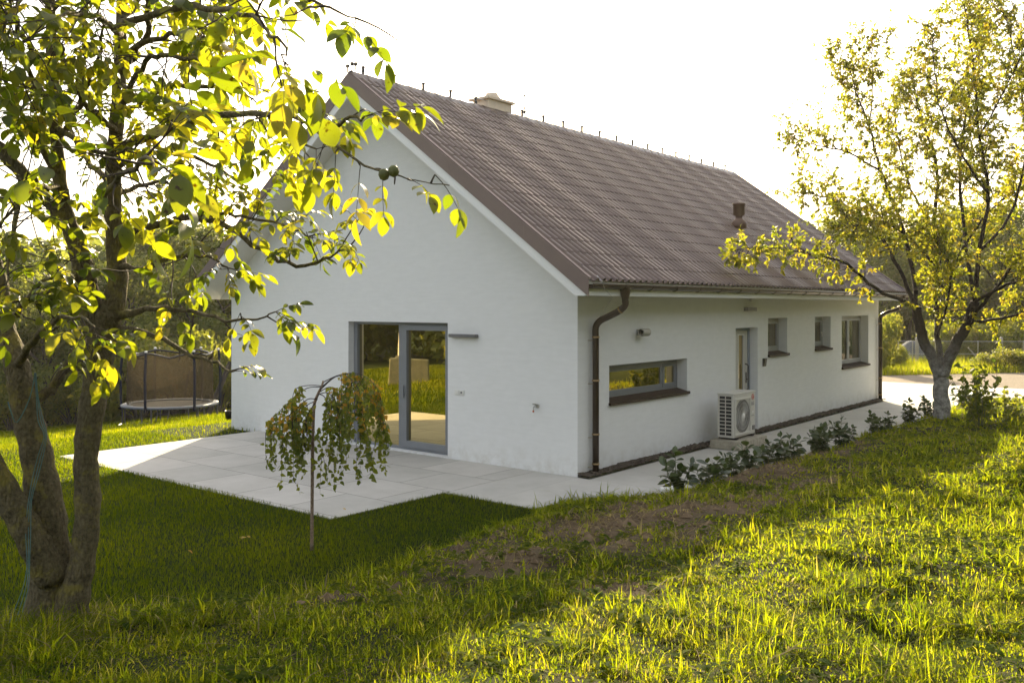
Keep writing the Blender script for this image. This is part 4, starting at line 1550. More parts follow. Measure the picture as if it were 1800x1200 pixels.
def strand(p, L, yel, dens=1.0, side=None):
    d = np.array([random.gauss(0, .18), random.gauss(0, .18), -1.0])
    pts = [np.array(p, float)]
    nseg = 6
    for i in range(nseg):
        d = unit(d + .12 * rv() + np.array([0, 0, -.12]))
        pts.append(pts[-1] + d * L / nseg)
    bb2.tube([q + BT for q in pts], [.0035, .003, .0026, .0022, .002, .0016, .001], 4, False)
    n = int(L / .031 * dens)
    for i in range(n):
        t = (i + random.random()) / n * nseg
        j = min(nseg - 1, int(t))
        q = pts[j] + (pts[j + 1] - pts[j]) * (t - j)
        y = unit(np.array([random.gauss(0, .75), random.gauss(0, .75), -.75]))
        z = unit(np.array([random.gauss(0, 1), random.gauss(0, 1), .25]))
        yl = random.random() < .62 * yel * max(0, 1 - 1.7 * t / nseg)
        bl_.add(q + BT + rv() * .016, y, z, random.uniform(.044, .068), random.uniform(.88, 1) if yl else random.uniform(0, .78), random.randrange(2))


arches = [
    ([(566, 680, 9.44), (585, 664, 9.40), (610, 656, 9.36), (640, 660, 9.34), (664, 685, 9.32), (672, 715, 9.32)], 12, .50, .9),
    ([(567, 672, 9.44), (600, 658, 9.55), (635, 662, 9.62), (655, 690, 9.66), (668, 730, 9.68)], 10, .55, .8),
    ([(562, 686, 9.44), (590, 662, 9.25), (615, 664, 9.12), (632, 690, 9.05), (640, 740, 9.02)], 11, .6, .7),
    ([(560, 690, 9.44), (580, 680, 9.6), (600, 690, 9.75), (612, 720, 9.8)], 9, .45, .4),
    ([(558, 694, 9.44), (575, 690, 9.3), (590, 705, 9.2), (598, 740, 9.15)], 8, .5, .2),
    ([(565, 678, 9.44), (545, 677, 9.35), (522, 682, 9.28), (514, 700, 9.26), (513, 735, 9.26)], 3, .5, .2),
    ([(564, 680, 9.44), (540, 682, 9.55), (515, 700, 9.62), (496, 718, 9.66), (474, 740, 9.68)], 6, .32, .75),
    ([(558, 702, 9.44), (542, 701, 9.36), (525, 714, 9.28), (505, 732, 9.22), (482, 745, 9.2), (472, 752, 9.2)], 8, .42, .8),
    ([(556, 705, 9.44), (540, 712, 9.54), (524, 735, 9.6), (516, 760, 9.62)], 7, .40, .3),
    ([(554, 708, 9.44), (548, 716, 9.3), (538, 735, 9.2), (532, 765, 9.16)], 6, .40, .1),
    ([(560, 692, 9.44), (572, 700, 9.34), (580, 735, 9.3), (582, 790, 9.3)], 5, .4, .1),
]
for a_, ns, L0, yel in arches:
    pp = crom([at(*q) for q in a_], None, 5)
    rr = np.linspace(.0055, .002, len(pp))
    bb2.tube([np.array(q) + BT for q in pp], list(rr), 6, False)
    for k in range(int(60 * (yel + .15))):
        q = pp[random.randrange(len(pp) // 3, len(pp))]
        bl_.add(np.array(q) + BT + .03 * rv() - np.array([0, 0, .02]), unit(rv() + np.array([0, 0, -.8])), rv(), random.uniform(.04, .06), random.uniform(.5, .98), 0)
    ns = int(ns * 1.35)
    for k in range(ns):
        t = (.35 + .65 * (k + .5 * random.random() + .25) / ns) * (len(pp) - 1)
        i = min(len(pp) - 1, int(t))
        strand(pp[i], L0 * random.uniform(.6, 1.35), yel)
    strand(pp[-1], L0 * random.uniform(.8, 1.3), yel * .7)
for (u, v, d, L) in ((500, 760, 9.3, .62), (497, 780, 9.25, .55), (566, 800, 9.35, .42), (565, 790, 9.5, .38), (467, 760, 9.3, .38), (664, 760, 9.35, .45), (640, 770, 9.4, .4), (625, 770, 9.2, .42)):
    strand(at(u, v, d), L, 0, .75)
bb2.build('branches', M['birch_twig'], birch)


def birchprof(t):
    return .42 * (min(1, t / .22) ** .6) * max(0, 1 - (max(0, t - .22) / .78)) ** .8 + .004


bl_.build('crown', [leaf_tpl(6, birchprof, .2, .2), leaf_tpl(6, birchprof, .1, -.15)], M['birch_leaf'], birch)

# ------------------------------------------------------------------ young laurels along the path


def laurel(seed, nst, h):
    random.seed(seed)
    root = empty('young_laurel')
    st, lv = MB(), Leaves()
    for k in range(nst):
        a_ = k * 2.4 + random.random()
        d = unit(np.array([math.cos(a_) * .42, math.sin(a_) * .42, 1.0]))
        if k == 0:
            d = unit(np.array([.05, .05, 1]))
        L = h * (1.0 if k == 0 else random.uniform(.5, .9))
        pts = [np.array([.02 * math.cos(a_), .02 * math.sin(a_), -.04])]
        for i in range(6):
            d = unit(d + .10 * rv() + np.array([0, 0, .06]))
            pts.append(pts[-1] + d * L / 6)
        st.tube(pts, [.006, .0055, .005, .0045, .004, .0035, .003], 5, False)
        n = int(L / .030)
        for i in range(n):
            t = .9 + 5.1 * (i + .4) / n
            j = min(5, int(t))
            p = pts[j] + (pts[j + 1] - pts[j]) * (t - j)
            b_ = i * 2.4 + random.random() * .5
            out = np.array([math.cos(b_), math.sin(b_), 0])
            lift = .12 + .75 * (i / n) ** 2
            lv.add(p, unit(out + np.array([0, 0, lift + random.gauss(0, .35)])), unit(np.array([0, 0, .8]) - out * .3 + .75 * rv()), random.uniform(.10, .15), random.random(), random.randrange(2))
        lv.add(pts[-1], unit(d + .2 * rv()), rv(), .09, random.random(), 0)
    st.build('stem', M['stem_green'], root)
    lv.build('leaves', [leaf_tpl(5, ell(.34, 1.05), .18, .22), leaf_tpl(5, ell(.31, 1.0), .1, .38)], M['laurel_leaf'], root)
    return root


lau = [laurel(21, 6, .46), laurel(22, 4, .34), laurel(23, 5, .42)]
ORD = ['first', 'second', 'third', 'fourth', 'fifth', 'sixth', 'seventh', 'eighth', 'ninth', 'tenth', 'eleventh', 'twelfth', 'thirteenth', 'fourteenth', 'fifteenth', 'sixteenth', 'seventeenth', 'eighteenth']
lspots = [(1190, 856, 0, 1.05), (1237, 846, 1, .95), (1262, 838, 2, .75), (1287, 830, 0, .78), (1318, 826, 2, .92), (1347, 822, 1, .85), (1371, 812, 0, .85), (1396, 808, 1, 1.0), (1437, 796, 2, 1.0), (1446, 786, 0, .8), (1478, 776, 0, .95), (1497, 772, 1, .7), (1540, 754, 2, .85), (1560, 748, 0, .65), (1600, 738, 0, .9), (1634, 728, 2, .9), (1690, 716, 0, .9), (1712, 712, 2, .85)]
used = set()
random.seed(5)
for i, (u, v, k, s_) in enumerate(lspots):
    # walk along the bank edge to the place where the plant stands
    best = None
    for yy in np.arange(-1.5, 15, .02):
        xx = float(bank_edge(yy)) + .22
        r_ = np.array([xx, yy, 0]) - CAM
        dpt = r_ @ FW
        uu = 900 + FPX * (r_ @ RT) / dpt
        if best is None or abs(uu - u) < best[0]:
            best = (abs(uu - u), xx, yy)
    _, xx, yy = best
    if k in used:
        o = copy_tree(lau[k])
    else:
        o = lau[k]
        used.add(k)
    o.location = (xx, yy, float(zground(xx, yy)) - .01)
    o.rotation_euler = (0, 0, random.uniform(0, 6.28))
    s_ *= 1.22
    o.scale = (s_, s_, s_)
    lab = '%s young laurel along the concrete path, counting from the white block' % ORD[i]
    if i == len(lspots) - 1:
        lab = 'last young laurel along the path, right of the whitewashed tree trunk'
    if i == 0:
        lab = 'nearest young laurel with broad dark leaves, right beside the white block'
    tag(o, lab, 'shrub', 'young laurels planted along the path edge')

# white block by the first laurel
b = MB()
b.box(-.085, .085, -.05, .05, 0, .075)
b.box(.055, .08, -.02, .02, .075, .10)
p = at(1199, 862, 12.0)
o = b.build('white_block', M['white_plastic'], None, bevel=.012)
wx, wy = 2.02, -.86
o.location = (wx, wy, float(zground(wx, wy)) + .015)
o.rotation_euler = (.1, 0, .75)
tag(o, 'small white plastic block lying in the grass by the first laurel', 'block')

# leafy shrubs right of the orchard tree


def leafy(seed, ns, h, spread, size, yel):
    random.seed(seed)
    root = empty('leafy_shrub')
    st, lv = MB(), Leaves()
    for k in range(ns):
        a_ = random.uniform(0, 6.28)
        d = unit(np.array([math.cos(a_) * spread, math.sin(a_) * spread, 1.0]))
        L = h * random.uniform(.55, 1.05)
        pts = [np.array([.12 * math.cos(a_) * random.random(), .12 * math.sin(a_) * random.random(), -.05])]
        for i in range(6):
            d = unit(d + .16 * rv())
            pts.append(pts[-1] + d * L / 6)
        st.tube(pts, [.009, .008, .007, .006, .005, .004, .003], 5, False)
        n = int(L / .045)
        for i in range(n):
            t = 1.2 + 4.8 * (i + random.random()) / n
            j = min(5, int(t))
            p_ = pts[j] + (pts[j + 1] - pts[j]) * (t - j)
            lv.add(p_ + .03 * rv(), unit(rv() + np.array([0, 0, .1])), unit(np.array([0, 0, 1.0]) + .6 * rv()), size * random.uniform(.6, 1.2), min(1, max(0, random.gauss(yel, .25))), random.randrange(2))
    st.build('stem', M['stem_green'], root)
    lv.build('leaves', [leaf_tpl(4, ell(.36, .8), .2, .25), leaf_tpl(4, ell(.3, .8), .1, .4)], M['shrub_leaf'], root)
    return root


for (u, v, d, args, sc_, lab) in (
        (1722, 712, 18.3, (31, 16, 1.35, .34, .13, .45), 1.0, 'tall bushy shrub with broad leaves just right of the whitewashed tree trunk'),
        (1765, 698, 18.6, (32, 14, .75, .5, .10, .75), 1.0, 'low sunlit leafy shrub between the tall shrub and the edge of the view'),
        (1806, 692, 18.8, (33, 14, .8, .5, .10, .8), 1.0, 'low bright shrub at the far right edge beside the grass bank')):
    o = leafy(*args)
    p = at(u, v, d)
    o.location = (p[0], p[1], float(zground(p[0], p[1])))
    tag(o, lab, 'shrub', 'leafy shrubs right of the orchard tree')

# ------------------------------------------------------------------ trampoline
random.seed(9)
tc0 = at(300, 726, 30.2)
TZ = float(zground(tc0[0], tc0[1]))
tramp = empty('trampoline', (tc0[0], tc0[1], TZ), 'round garden trampoline with navy poles and brown safety net on the left lawn', 'trampoline')
tramp.rotation_euler = (0, 0, YAW)           # local x runs across the view
navy = simple('navy_foam', (.012, .017, .036), .8, var=.1, spec=.15)
grey_t = simple('galvanised_tube', (.10, .105, .12), .45, .6)
pad = simple('grey_blue_pad', (.10, .12, .15), .5, var=.15)
matm = simple('black_mat', (.02, .02, .022), .7)
nm = Mat('brown_net')
nm.n.remove(nm.b)
df = nm.node('ShaderNodeBsdfDiffuse')
df.inputs['Color'].default_value = (.05, .042, .03, 1)
tl = nm.node('ShaderNodeBsdfTranslucent')
tl.inputs['Color'].default_value = (.035, .028, .017, 1)
tr = nm.node('ShaderNodeBsdfTransparent')
mx1, mx2 = nm.node('ShaderNodeMixShader'), nm.node('ShaderNodeMixShader')
mx1.inputs[0].default_value = .5
mx2.inputs[0].default_value = .42
nm.link(df.outputs[0], mx1.inputs[1]); nm.link(tl.outputs[0], mx1.inputs[2])
nm.link(mx1.outputs[0], mx2.inputs[1]); nm.link(tr.outputs[0], mx2.inputs[2])
nm.link(mx2.outputs[0], nm.out.inputs[0])
RR, RH, NH = 1.50, .58, 1.72


def ring(mb, r, z, tr_, n=48, dz=None):
    mb.tube([(r * math.cos(t), r * math.sin(t), z + (dz(t) if dz else 0)) for t in np.linspace(0, 2 * math.pi, n + 1)], tr_, 6, False)


b = MB()
ring(b, RR, RH, .025)
b.build('frame_ring', grey_t, tramp)
b = MB()
b.lathe((0, 0, RH + .02), [(RR + .05, -.035), (RR + .05, .012), (RR - .02, .035), (RR - .24, .02), (RR - .24, -.01)], 48)
b.build('safety_pad', pad, tramp)
b = MB()
b.lathe((0, 0, RH + .012), [(RR - .2, 0), (.9, -.01), (0, -.03)], 40)
b.build('jumping_mat', matm, tramp)
PA = [R(a_) for a_ in (190, 262, 318, 15, 70, 130)]
for i, a_ in enumerate(PA):
    c, s_ = math.cos(a_), math.sin(a_)
    b = MB()
    b.tube([((RR + .07) * c, (RR + .07) * s_, RH - .1), ((RR + .09) * c, (RR + .09) * s_, RH + 1.0), ((RR + .03) * c, (RR + .03) * s_, RH + NH + .08)], [.045, .045, .04], 8)
    pl = b.build('pole', navy, tramp)
    b = MB()
    b.lathe(((RR + .03) * c, (RR + .03) * s_, RH + NH + .08), [(.05, 0), (.05, .05), (0, .06)], 8)
    b.build('pole_cap', M['white_plastic'], pl)
for a_ in PA[::2] + PA[1::2]:
    c, s_ = math.cos(a_), math.sin(a_)
    b = MB()
    for da in (-.11, .11):
        x_, y_ = RR * math.cos(a_ + da), RR * math.sin(a_ + da)
        gzl = float(zground(tc0[0] + x_ * RT[0] + y_ * FW[0], tc0[1] + x_ * RT[1] + y_ * FW[1])) - TZ
        b.tube([(x_, y_, RH), (x_, y_, gzl + .02)], .024, 7)
    x0_, y0_ = RR * math.cos(a_ - .11), RR * math.sin(a_ - .11)
    x1_, y1_ = RR * math.cos(a_ + .11), RR * math.sin(a_ + .11)
    b.tube([(x0_ * 1.08, y0_ * 1.08, gzl + .03), (x1_ * 1.08, y1_ * 1.08, gzl + .03)], .024, 7)
    b.build('leg', grey_t, tramp)
th_ = np.linspace(0, 2 * math.pi, 97)
vs, nn = [], len(th_)
for k in range(9):
    h_ = k / 8
    for t in th_:
        dip = 0
        ph_ = min(abs((t - p_ + math.pi) % (2 * math.pi) - math.pi) for p_ in PA)
        sag = -.10 * (min(1, ph_ / .5)) ** 1.2 * h_
        rr_ = (RR - .16) + .03 * math.sin(t * 17) * (1 - h_) + .02 * math.sin(t * 31 + h_ * 5)
        vs.append((rr_ * math.cos(t), rr_ * math.sin(t), RH + .05 + h_ * (NH - .02) + sag))
b = MB()
b.add(vs, [(k * nn + i, k * nn + i + 1, (k + 1) * nn + i + 1, (k + 1) * nn + i) for k in range(8) for i in range(nn - 1)])
b.build('safety_net', nm.m, tramp, True)
b = MB()


def sagf(t):
    ph_ = min(abs((t - p_ + math.pi) % (2 * math.pi) - math.pi) for p_ in PA)
    return -.10 * (min(1, ph_ / .5)) ** 1.2 * (1.6 if 4.2 < t < 5.6 else 1)


ring(b, RR - .15, RH + NH + .04, .035, 72, sagf)
b.build('top_band', M['black'], tramp)
b = MB()
lx = .35
for dx in (-.18, .18):
    b.tube([(lx + dx, -RR - .02, RH), (lx + dx + .02, -RR - .28, .08)], .016, 6)
for zz, yy in ((.10, -RR - .27), (.42, -RR - .1)):
    b.tube([(lx - .18, yy, zz), (lx + .2, yy, zz)], .018, 6)
b.build('ladder', M['black'], tramp)

# leaning pole behind the trampoline
b = MB()
p0, p1 = at(364, 731, 33), at(405, 636, 33.6)
b.tube([p0, p0 * .5 + p1 * .5 + np.array([.03, 0, 0]), p1], [.11, .10, .085], 9, True, .06)
p0[2] = 0
o = b.build('leaning_log', M['wood_trunk'])
tag(o, 'brown leaning tree trunk behind the right end of the trampoline', 'log')
b = MB()
bx_, by_ = at(404, 722, 24.5)[:2]
b.lathe((bx_, by_, float(zground(bx_, by_))), [(0, .0), (.10, 0), (.135, .26), (.145, .27), (.145, .29), (.125, .29), (.10, .05), (0, .05)], 18)
o = b.build('bucket', M['black'], None, True)
tag(o, 'small dark bucket on the grass beside the left end of the gable wall', 'bucket')

# ------------------------------------------------------------------ wire fence, tarpaulin, bushes on the far right


def gpos(u, d):
    p = at(u, HY, d)
    return np.array([p[0], p[1], float(zground(p[0], p[1]))])


fence = empty('wire_fence', tuple(gpos(1700, 38)), 'chain link fence with pale concrete posts beyond the gravel track', 'fence')
fence.rotation_euler = (0, 0, YAW)
FO = gpos(1700, 38)
conc = simple('pale_concrete_post', (.38, .36, .31), .85, var=.15, nscale=8)
for u in (1545, 1612, 1677, 1760, 1850, 1940):
    x_ = (u - 1700) / FPX * 38
    b = MB()
    b.box(x_ - .055, x_ + .055, -.055, .055, -.2, 1.25)
    b.hexa([(x_ - .055, -.055, 1.25), (x_ + .055, -.055, 1.25), (x_ + .055, .055, 1.25), (x_ - .055, .055, 1.25)],
           [(x_ - .03, -.03, 1.30), (x_ + .03, -.03, 1.30), (x_ + .03, .03, 1.30), (x_ - .03, .03, 1.30)])
    b.build('post', conc, fence, bevel=.008)
for u in (1580, 1605, 1645, 1720, 1800):
    x_ = (u - 1700) / FPX * 38
    b = MB()
    b.tube([(x_, .04, -.2), (x_, .04, 1.14)], .022, 7)
    b.build('steel_post', M['steel'], fence)
b = MB()
x0_ = (1690 - 1700) / FPX * 38
b.tube([(x0_ + .3, .02, .85), (x0_ + 1.0, .02, .0)], .03, 6)
b.build('strut', conc, fence)
b = MB()
xa, xb = (1545 - 1700) / FPX * 38, (1940 - 1700) / FPX * 38
for zz in (.05, .6, 1.13):
    b.tube([(xa, -.06, zz), ((xa + xb) / 2, -.06, zz - .02), (xb, -.06, zz)], .008, 4)
x_ = xa - 1.1
w_ = .0045
while x_ < xb:
    for sg in (1, -1):
        s0, s1 = (x_, x_ + 1.08) if sg > 0 else (x_ + 1.08, x_)
        if min(s0, s1) > xa and max(s0, s1) < xb:
            b.add([(s0 - w_, -.058 - .002 * sg, .05), (s0 + w_, -.058 - .002 * sg, .05), (s1 + w_, -.058 - .002 * sg, 1.13), (s1 - w_, -.058 - .002 * sg, 1.13)], [(0, 1, 2, 3)])
    x_ += .085
b.build('wire_mesh', M['steel'], fence)

tp = gpos(1603, 41)
gx_, gy_ = np.meshgrid(np.linspace(-1, 1, 28), np.linspace(-1, 1, 20), indexing='ij')
hz = .95 * np.clip(1 - np.abs(gx_ * .95) ** 1.6, 0, 1) * np.clip(1 - np.abs(gy_) ** 2.2, 0, 1) ** .8
hz += .16 * (vnoise(gx_, gy_, .35, 3) - .5) * (hz > .05) + .06 * (vnoise(gx_, gy_, .12, 6) - .5)
tv_ = np.stack([gx_ * 1.35 * RT[0] + gy_ * .9 * FW[0], gx_ * 1.35 * RT[1] + gy_ * .9 * FW[1], hz], -1)
ii = np.arange(gx_.size).reshape(gx_.shape)
o = np_mesh('tarpaulin', tv_.reshape(-1, 3), np.stack([ii[:-1, :-1], ii[1:, :-1], ii[1:, 1:], ii[:-1, 1:]], -1).reshape(-1, 4), None,
            simple('blue_grey_tarpaulin', (.075, .09, .115), .9, var=.25, nscale=3), None, None, True)
o.location = tuple(tp)
tag(o, 'crumpled blue-grey tarpaulin heaped behind the wire fence', 'tarpaulin')

# ------------------------------------------------------------------ woodland trees and bushes
LT2 = leaf_tpl(2, lambda t: (.34 if .3 < t < .9 else .05), .15, .3)


def crown_mesh(seed, centers, radii, per, size, name, mat, parent):
    g = np.random.default_rng(seed)
    P, Yd, Zd, Sc, Va = [], [], [], [], []
    for c, r in zip(centers, radii):
        n = int(per * (r / np.mean(radii)) ** 2)
        d = norm(g.normal(size=(n, 3)))
        rad = g.random(n) ** .33
        rad = np.where(g.random(n) < .12, rad * 1.25, rad)
        p = np.array(c) + d * (rad * r)[:, None] * np.array([1, 1, .8])
        y = norm(d * .6 + g.normal(size=(n, 3)) * .7 + np.array([0, 0, -.25]))
        z = norm(d + np.array([0, 0, .5]) + g.normal(size=(n, 3)) * .4)
        P.append(p); Yd.append(y); Zd.append(z)
        Sc.append(size * g.uniform(.6, 1.3, n))
        Va.append(np.clip(g.normal(g.uniform(.3, .7), .18, n), 0, 1))
    v, q, V = scatter(LT2, np.concatenate(P), np.concatenate(Yd), np.concatenate(Zd), np.concatenate(Sc))
    return np_mesh(name, v, q, None, mat, parent, np.repeat(np.concatenate(Va), V))


def wood_tree(seed, h, r):
    g = np.random.default_rng(seed)
    random.seed(seed)
    root = empty('woodland_tree')
    b = MB()
    top = h * .8
    pts = [np.array([0, 0, -.3])]
    for k in range(1, 8):
        pts.append(np.array([g.normal(0, .09) * k * .5, g.normal(0, .09) * k * .5, top * k / 7]))
    b.tube(pts, list(np.linspace(.17, .04, 8)), 8)
    cs, rs = [], []
    for k in range(34):
        z = h * g.uniform(.24, .97)
        prof_ = math.sin(math.pi * min(1, max(.05, (z / h - .12) / .95)) ** .8)
        rr_ = r * prof_ * math.sqrt(g.random()) * 1.0
        a_ = g.uniform(0, 6.28)
        cs.append((rr_ * math.cos(a_), rr_ * math.sin(a_), z))
        rs.append(g.uniform(.5, 1.05) * r * .33)
        if k % 2 == 0:
            b.tube([np.array([0, 0, z * .62]), np.array([rr_ * .5 * math.cos(a_), rr_ * .5 * math.sin(a_), z * .85]), np.array(cs[-1])], [.06, .04, .015], 5, False)
    b.build('trunk', M['wood_trunk'], root)
    crown_mesh(seed, cs, rs, 210, .21, 'crown', M['wood_leaf'], root)
    return root


def bush(seed, h, r, size, mat):
    g = np.random.default_rng(seed)
    random.seed(seed)
    root = empty('bush')
    b = MB()
    cs, rs = [], []
    for k in range(16):
        a_, rr_ = g.uniform(0, 6.28), r * math.sqrt(g.random()) * .75
        z = h * g.uniform(.15, .85) * (1 - .45 * (rr_ / r) ** 2)
        cs.append((rr_ * math.cos(a_), rr_ * math.sin(a_), z))
        rs.append(g.uniform(.24, .42) * r)
        b.tube([np.array([0, 0, -.1]), np.array(cs[-1]) * np.array([.5, .5, .55]), np.array(cs[-1])], [.03, .02, .008], 5, False)
    b.build('stem', M['wood_trunk'], root)
    crown_mesh(seed, cs, rs, 260, size, 'leaves', mat, root)
    return root


wt_ = [wood_tree(41, 9.0, 2.9), wood_tree(42, 8.4, 3.2), wood_tree(43, 9.6, 2.6)]
used = set()
random.seed(3)
LEFT = [(-70, 39, .95), (8, 42, .92), (80, 40, .82), (150, 44, .9), (222, 42, .86), (290, 46, 1.02), (352, 44, .98), (412, 49, 1.1), (470, 54, 1.1)]
RIGHT = [(1440, 62, .92), (1492, 58, .92), (1545, 55, .98), (1598, 58, .92), (1648, 54, .88), (1702, 57, .95), (1758, 54, .92), (1815, 57, .95), (1880, 55, 1.0)]


def nth(i, side):
    return '%s dark tree from the left %s' % (ORD[i], side)


for lst, where, grp in ((LEFT, 'behind the trampoline', 'dark trees along the left lawn'), (RIGHT, 'beyond the wire fence', 'dark trees beyond the right fence')):
    for i, (u, d, s_) in enumerate(lst):
        k = (i * 2 + (i // 3)) % 3
        if k in used:
            o = copy_tree(wt_[k])
        else:
            o = wt_[k]
            used.add(k)
        o.location = tuple(gpos(u, d))
        o.rotation_euler = (0, 0, random.uniform(0, 6.28))
        o.scale = (s_ * random.uniform(.95, 1.15), s_ * random.uniform(.95, 1.15), s_)
        tag(o, nth(i, where), 'tree', grp)
bs_ = [bush(51, 2.0, 1.4, .13, M['bush_leaf']), bush(52, 1.7, 1.6, .13, M['bush_leaf'])]
BUSH = [
    (246, 38, 0, 1.7, 1.9, 'bright sunlit bush behind the left pole of the trampoline'),
    (318, 39, 1, 1.8, 2.3, 'largest sunlit bush, rising behind the middle of the trampoline'),
    (386, 38, 0, .9, 1.6, 'small sunlit bush between the trampoline and the gable wall'),
    (128, 39, 1, 1.1, 1.1, 'low bush in the gap between the two walnut stems'),
    (20, 38, 0, 1.0, 1.2, 'low bush under the dark trees at the left edge'),
    (1552, 35.5, 0, .62, 1.30, 'bright yellow-green bush just behind the far downpipe'),
    (1580, 37.4, 1, .26, .6, 'small reddish green bush left of the tarpaulin'),
    (1648, 42, 1, .95, 1.15, 'first bush of the hedge beyond the fence, seen through the tree fork'),
    (1700, 42.5, 0, 1.0, 1.0, 'second bush of the hedge, right of the tree trunk'),
    (1752, 42, 1, 1.05, 1.05, 'third bush of the hedge beyond the fence'),
    (1805, 43, 0, 1.05, 1.1, 'fourth bush of the hedge at the right edge'),
    (1556, 37.0, 1, .4, .5, 'low weedy bush at the foot of the fence by the downpipe'),
    (1728, 36.5, 1, .5, .42, 'low leafy clump in front of the fence beside the concrete post'),
    (1775, 36, 0, .55, .5, 'leafy clump in front of the fence near the right edge'),
    (1822, 36, 1, .6, .5, 'rightmost leafy clump in front of the fence'),
]
used = set()
for (u, d, k, sx, sz_, lab) in BUSH:
    if k in used:
        o = copy_tree(bs_[k])
    else:
        o = bs_[k]
        used.add(k)
    o.location = tuple(gpos(u, d))
    o.rotation_euler = (0, 0, random.uniform(0, 6.28))
    o.scale = (sx, sx, sz_)
    tag(o, lab, 'bush')

# far woodland: one mass
g = np.random.default_rng(77)
cs, rs = [], []


def addwood(x, y, h):
    z0 = float(zground(x, y))
    for k in range(13):
        t = g.uniform(.08, 1)
        rr_ = 3.3 * math.sin(math.pi * min(.98, t ** .75)) * math.sqrt(g.random()) + .3
        a_ = g.uniform(0, 6.28)
        cs.append((x + rr_ * math.cos(a_), y + rr_ * math.sin(a_), z0 + h * t))
        rs.append(g.uniform(1.0, 1.9))


for u in range(-260, 560, 42):
    for d, h in ((52, 8.5), (62, 9.5)):
        p = at(u + g.uniform(-14, 14), HY, d + g.uniform(-3, 3))
        addwood(p[0], p[1], h * g.uniform(.8, 1.15))
for u in range(1380, 2100, 40):
    for d, h in ((64, 8.0), (72, 8.5)):
        p = at(u + g.uniform(-14, 14), HY, d + g.uniform(-3, 3))
        addwood(p[0], p[1], h * g.uniform(.8, 1.12))
for k in range(46):
    t = k / 45
    a_ = R(195 + 62 * t)
    rr_ = 56 + g.uniform(-6, 8)
    addwood(0 + rr_ * math.cos(a_), rr_ * math.sin(a_), g.uniform(8, 12))
for k in range(34):                                # woods beyond the meadow, behind and right of the camera
    a_ = R(-62 + 100 * k / 33)
    rr_ = 46 + g.uniform(-6, 8)
    addwood(rr_ * math.cos(a_), rr_ * math.sin(a_), g.uniform(7, 10))
wood = crown_mesh(78, cs, rs, 60, .62, 'woodland', M['wood_leaf'], None)
tag(wood, 'far dark woodland closing the view behind the lawns', 'woodland', None, 'stuff')

# weathered stone block and post on the lawn left of the patio (seen mirrored in the sliding door)
b = MB()
x0_, y0_ = -18.9, -14.6
z0_ = float(zground(x0_, y0_))
vs = []
b.hexa([(-.85, -.5, -.1), (.85, -.5, -.1), (.85, .5, -.1), (-.85, .5, -.1)], [(-.8, -.47, 1.0), (.83, -.47, .92), (.83, .46, .96), (-.8, .46, 1.04)])
b.hexa([(-.6, -.3, 1.0), (.0, -.3, .98), (.0, .3, .99), (-.6, .3, 1.0)], [(-.55, -.27, 1.1), (-.05, -.27, 1.06), (-.05, .27, 1.07), (-.55, .27, 1.1)])
o = b.build('stone_block', simple('weathered_stone', (.13, .13, .10), .9, var=.3, nscale=5, bump=.6, bscale=12), None, bevel=.05)
o.location = (x0_, y0_, z0_)
o.rotation_euler = (0, 0, -.75)
tag(o, 'grey weathered stone block on the lawn, mirrored in the sliding door', 'stone block')
b = MB()
b.tube([(0, 0, -.2), (.02, 0, 1.2), (.08, 0, 2.3)], [.11, .10, .09], 10)
o = b.build('wooden_post', simple('bleached_wood', (.55, .5, .4), .85, var=.15), None, True)
px_, py2 = -24.6, -19.5
o.location = (px_, py2, float(zground(px_, py2)))
tag(o, 'pale bleached post on the lawn, mirrored in the sliding door', 'post')

# ------------------------------------------------------------------ grass


def view_depth(x, y):
    dx, dy = x - CAM[0], y - CAM[1]
    return dx * FW[0] + dy * FW[1], dx * RT[0] + dy * RT[1]


def blades(name, x, y, h, w, lean, var, mat, label, parent=None, segs=3, zoff=-.015):
    n = len(x)
    g = np.random.default_rng(len(name) * 13 + n % 97)
    phi = g.uniform(0, 2 * math.pi, n)
    psi = phi + g.normal(0, .5, n) + math.pi / 2
    z0 = zground(x, y) + zoff
    ts = np.linspace(0, 1, segs + 1)
    prof_ = {3: [1, .85, .55], 2: [1, .7]}[segs]
    cols = []
    for i, t in enumerate(ts):
        off = lean * h * t ** 1.8
        zz = z0 + h * t * (1 - .42 * np.clip(lean, 0, 1.6) * t ** 1.5)
        cx_, cy_ = x + np.cos(phi) * off, y + np.sin(phi) * off
        if i < segs:
            ww = w * prof_[i] / 2
            cols.append(np.stack([cx_ - np.cos(psi) * ww, cy_ - np.sin(psi) * ww, zz], -1))
            cols.append(np.stack([cx_ + np.cos(psi) * ww, cy_ + np.sin(psi) * ww, zz], -1))
        else:
            cols.append(np.stack([cx_, cy_, zz], -1))
    V = np.stack(cols, 1)
    nv = 2 * segs + 1
    base_ = (np.arange(n) * nv)[:, None]
    q = np.concatenate([base_ + np.array([[2 * i, 2 * i + 1, 2 * i + 3, 2 * i + 2]]) for i in range(segs - 1)])
    t_ = base_ + np.array([[2 * segs - 2, 2 * segs - 1, 2 * segs]])
    o = np_mesh(name, V.reshape(-1, 3), q, t_, mat, parent, np.repeat(var, nv), True)
    return tag(o, label, 'grass', None, 'stuff')


g = np.random.default_rng(5)
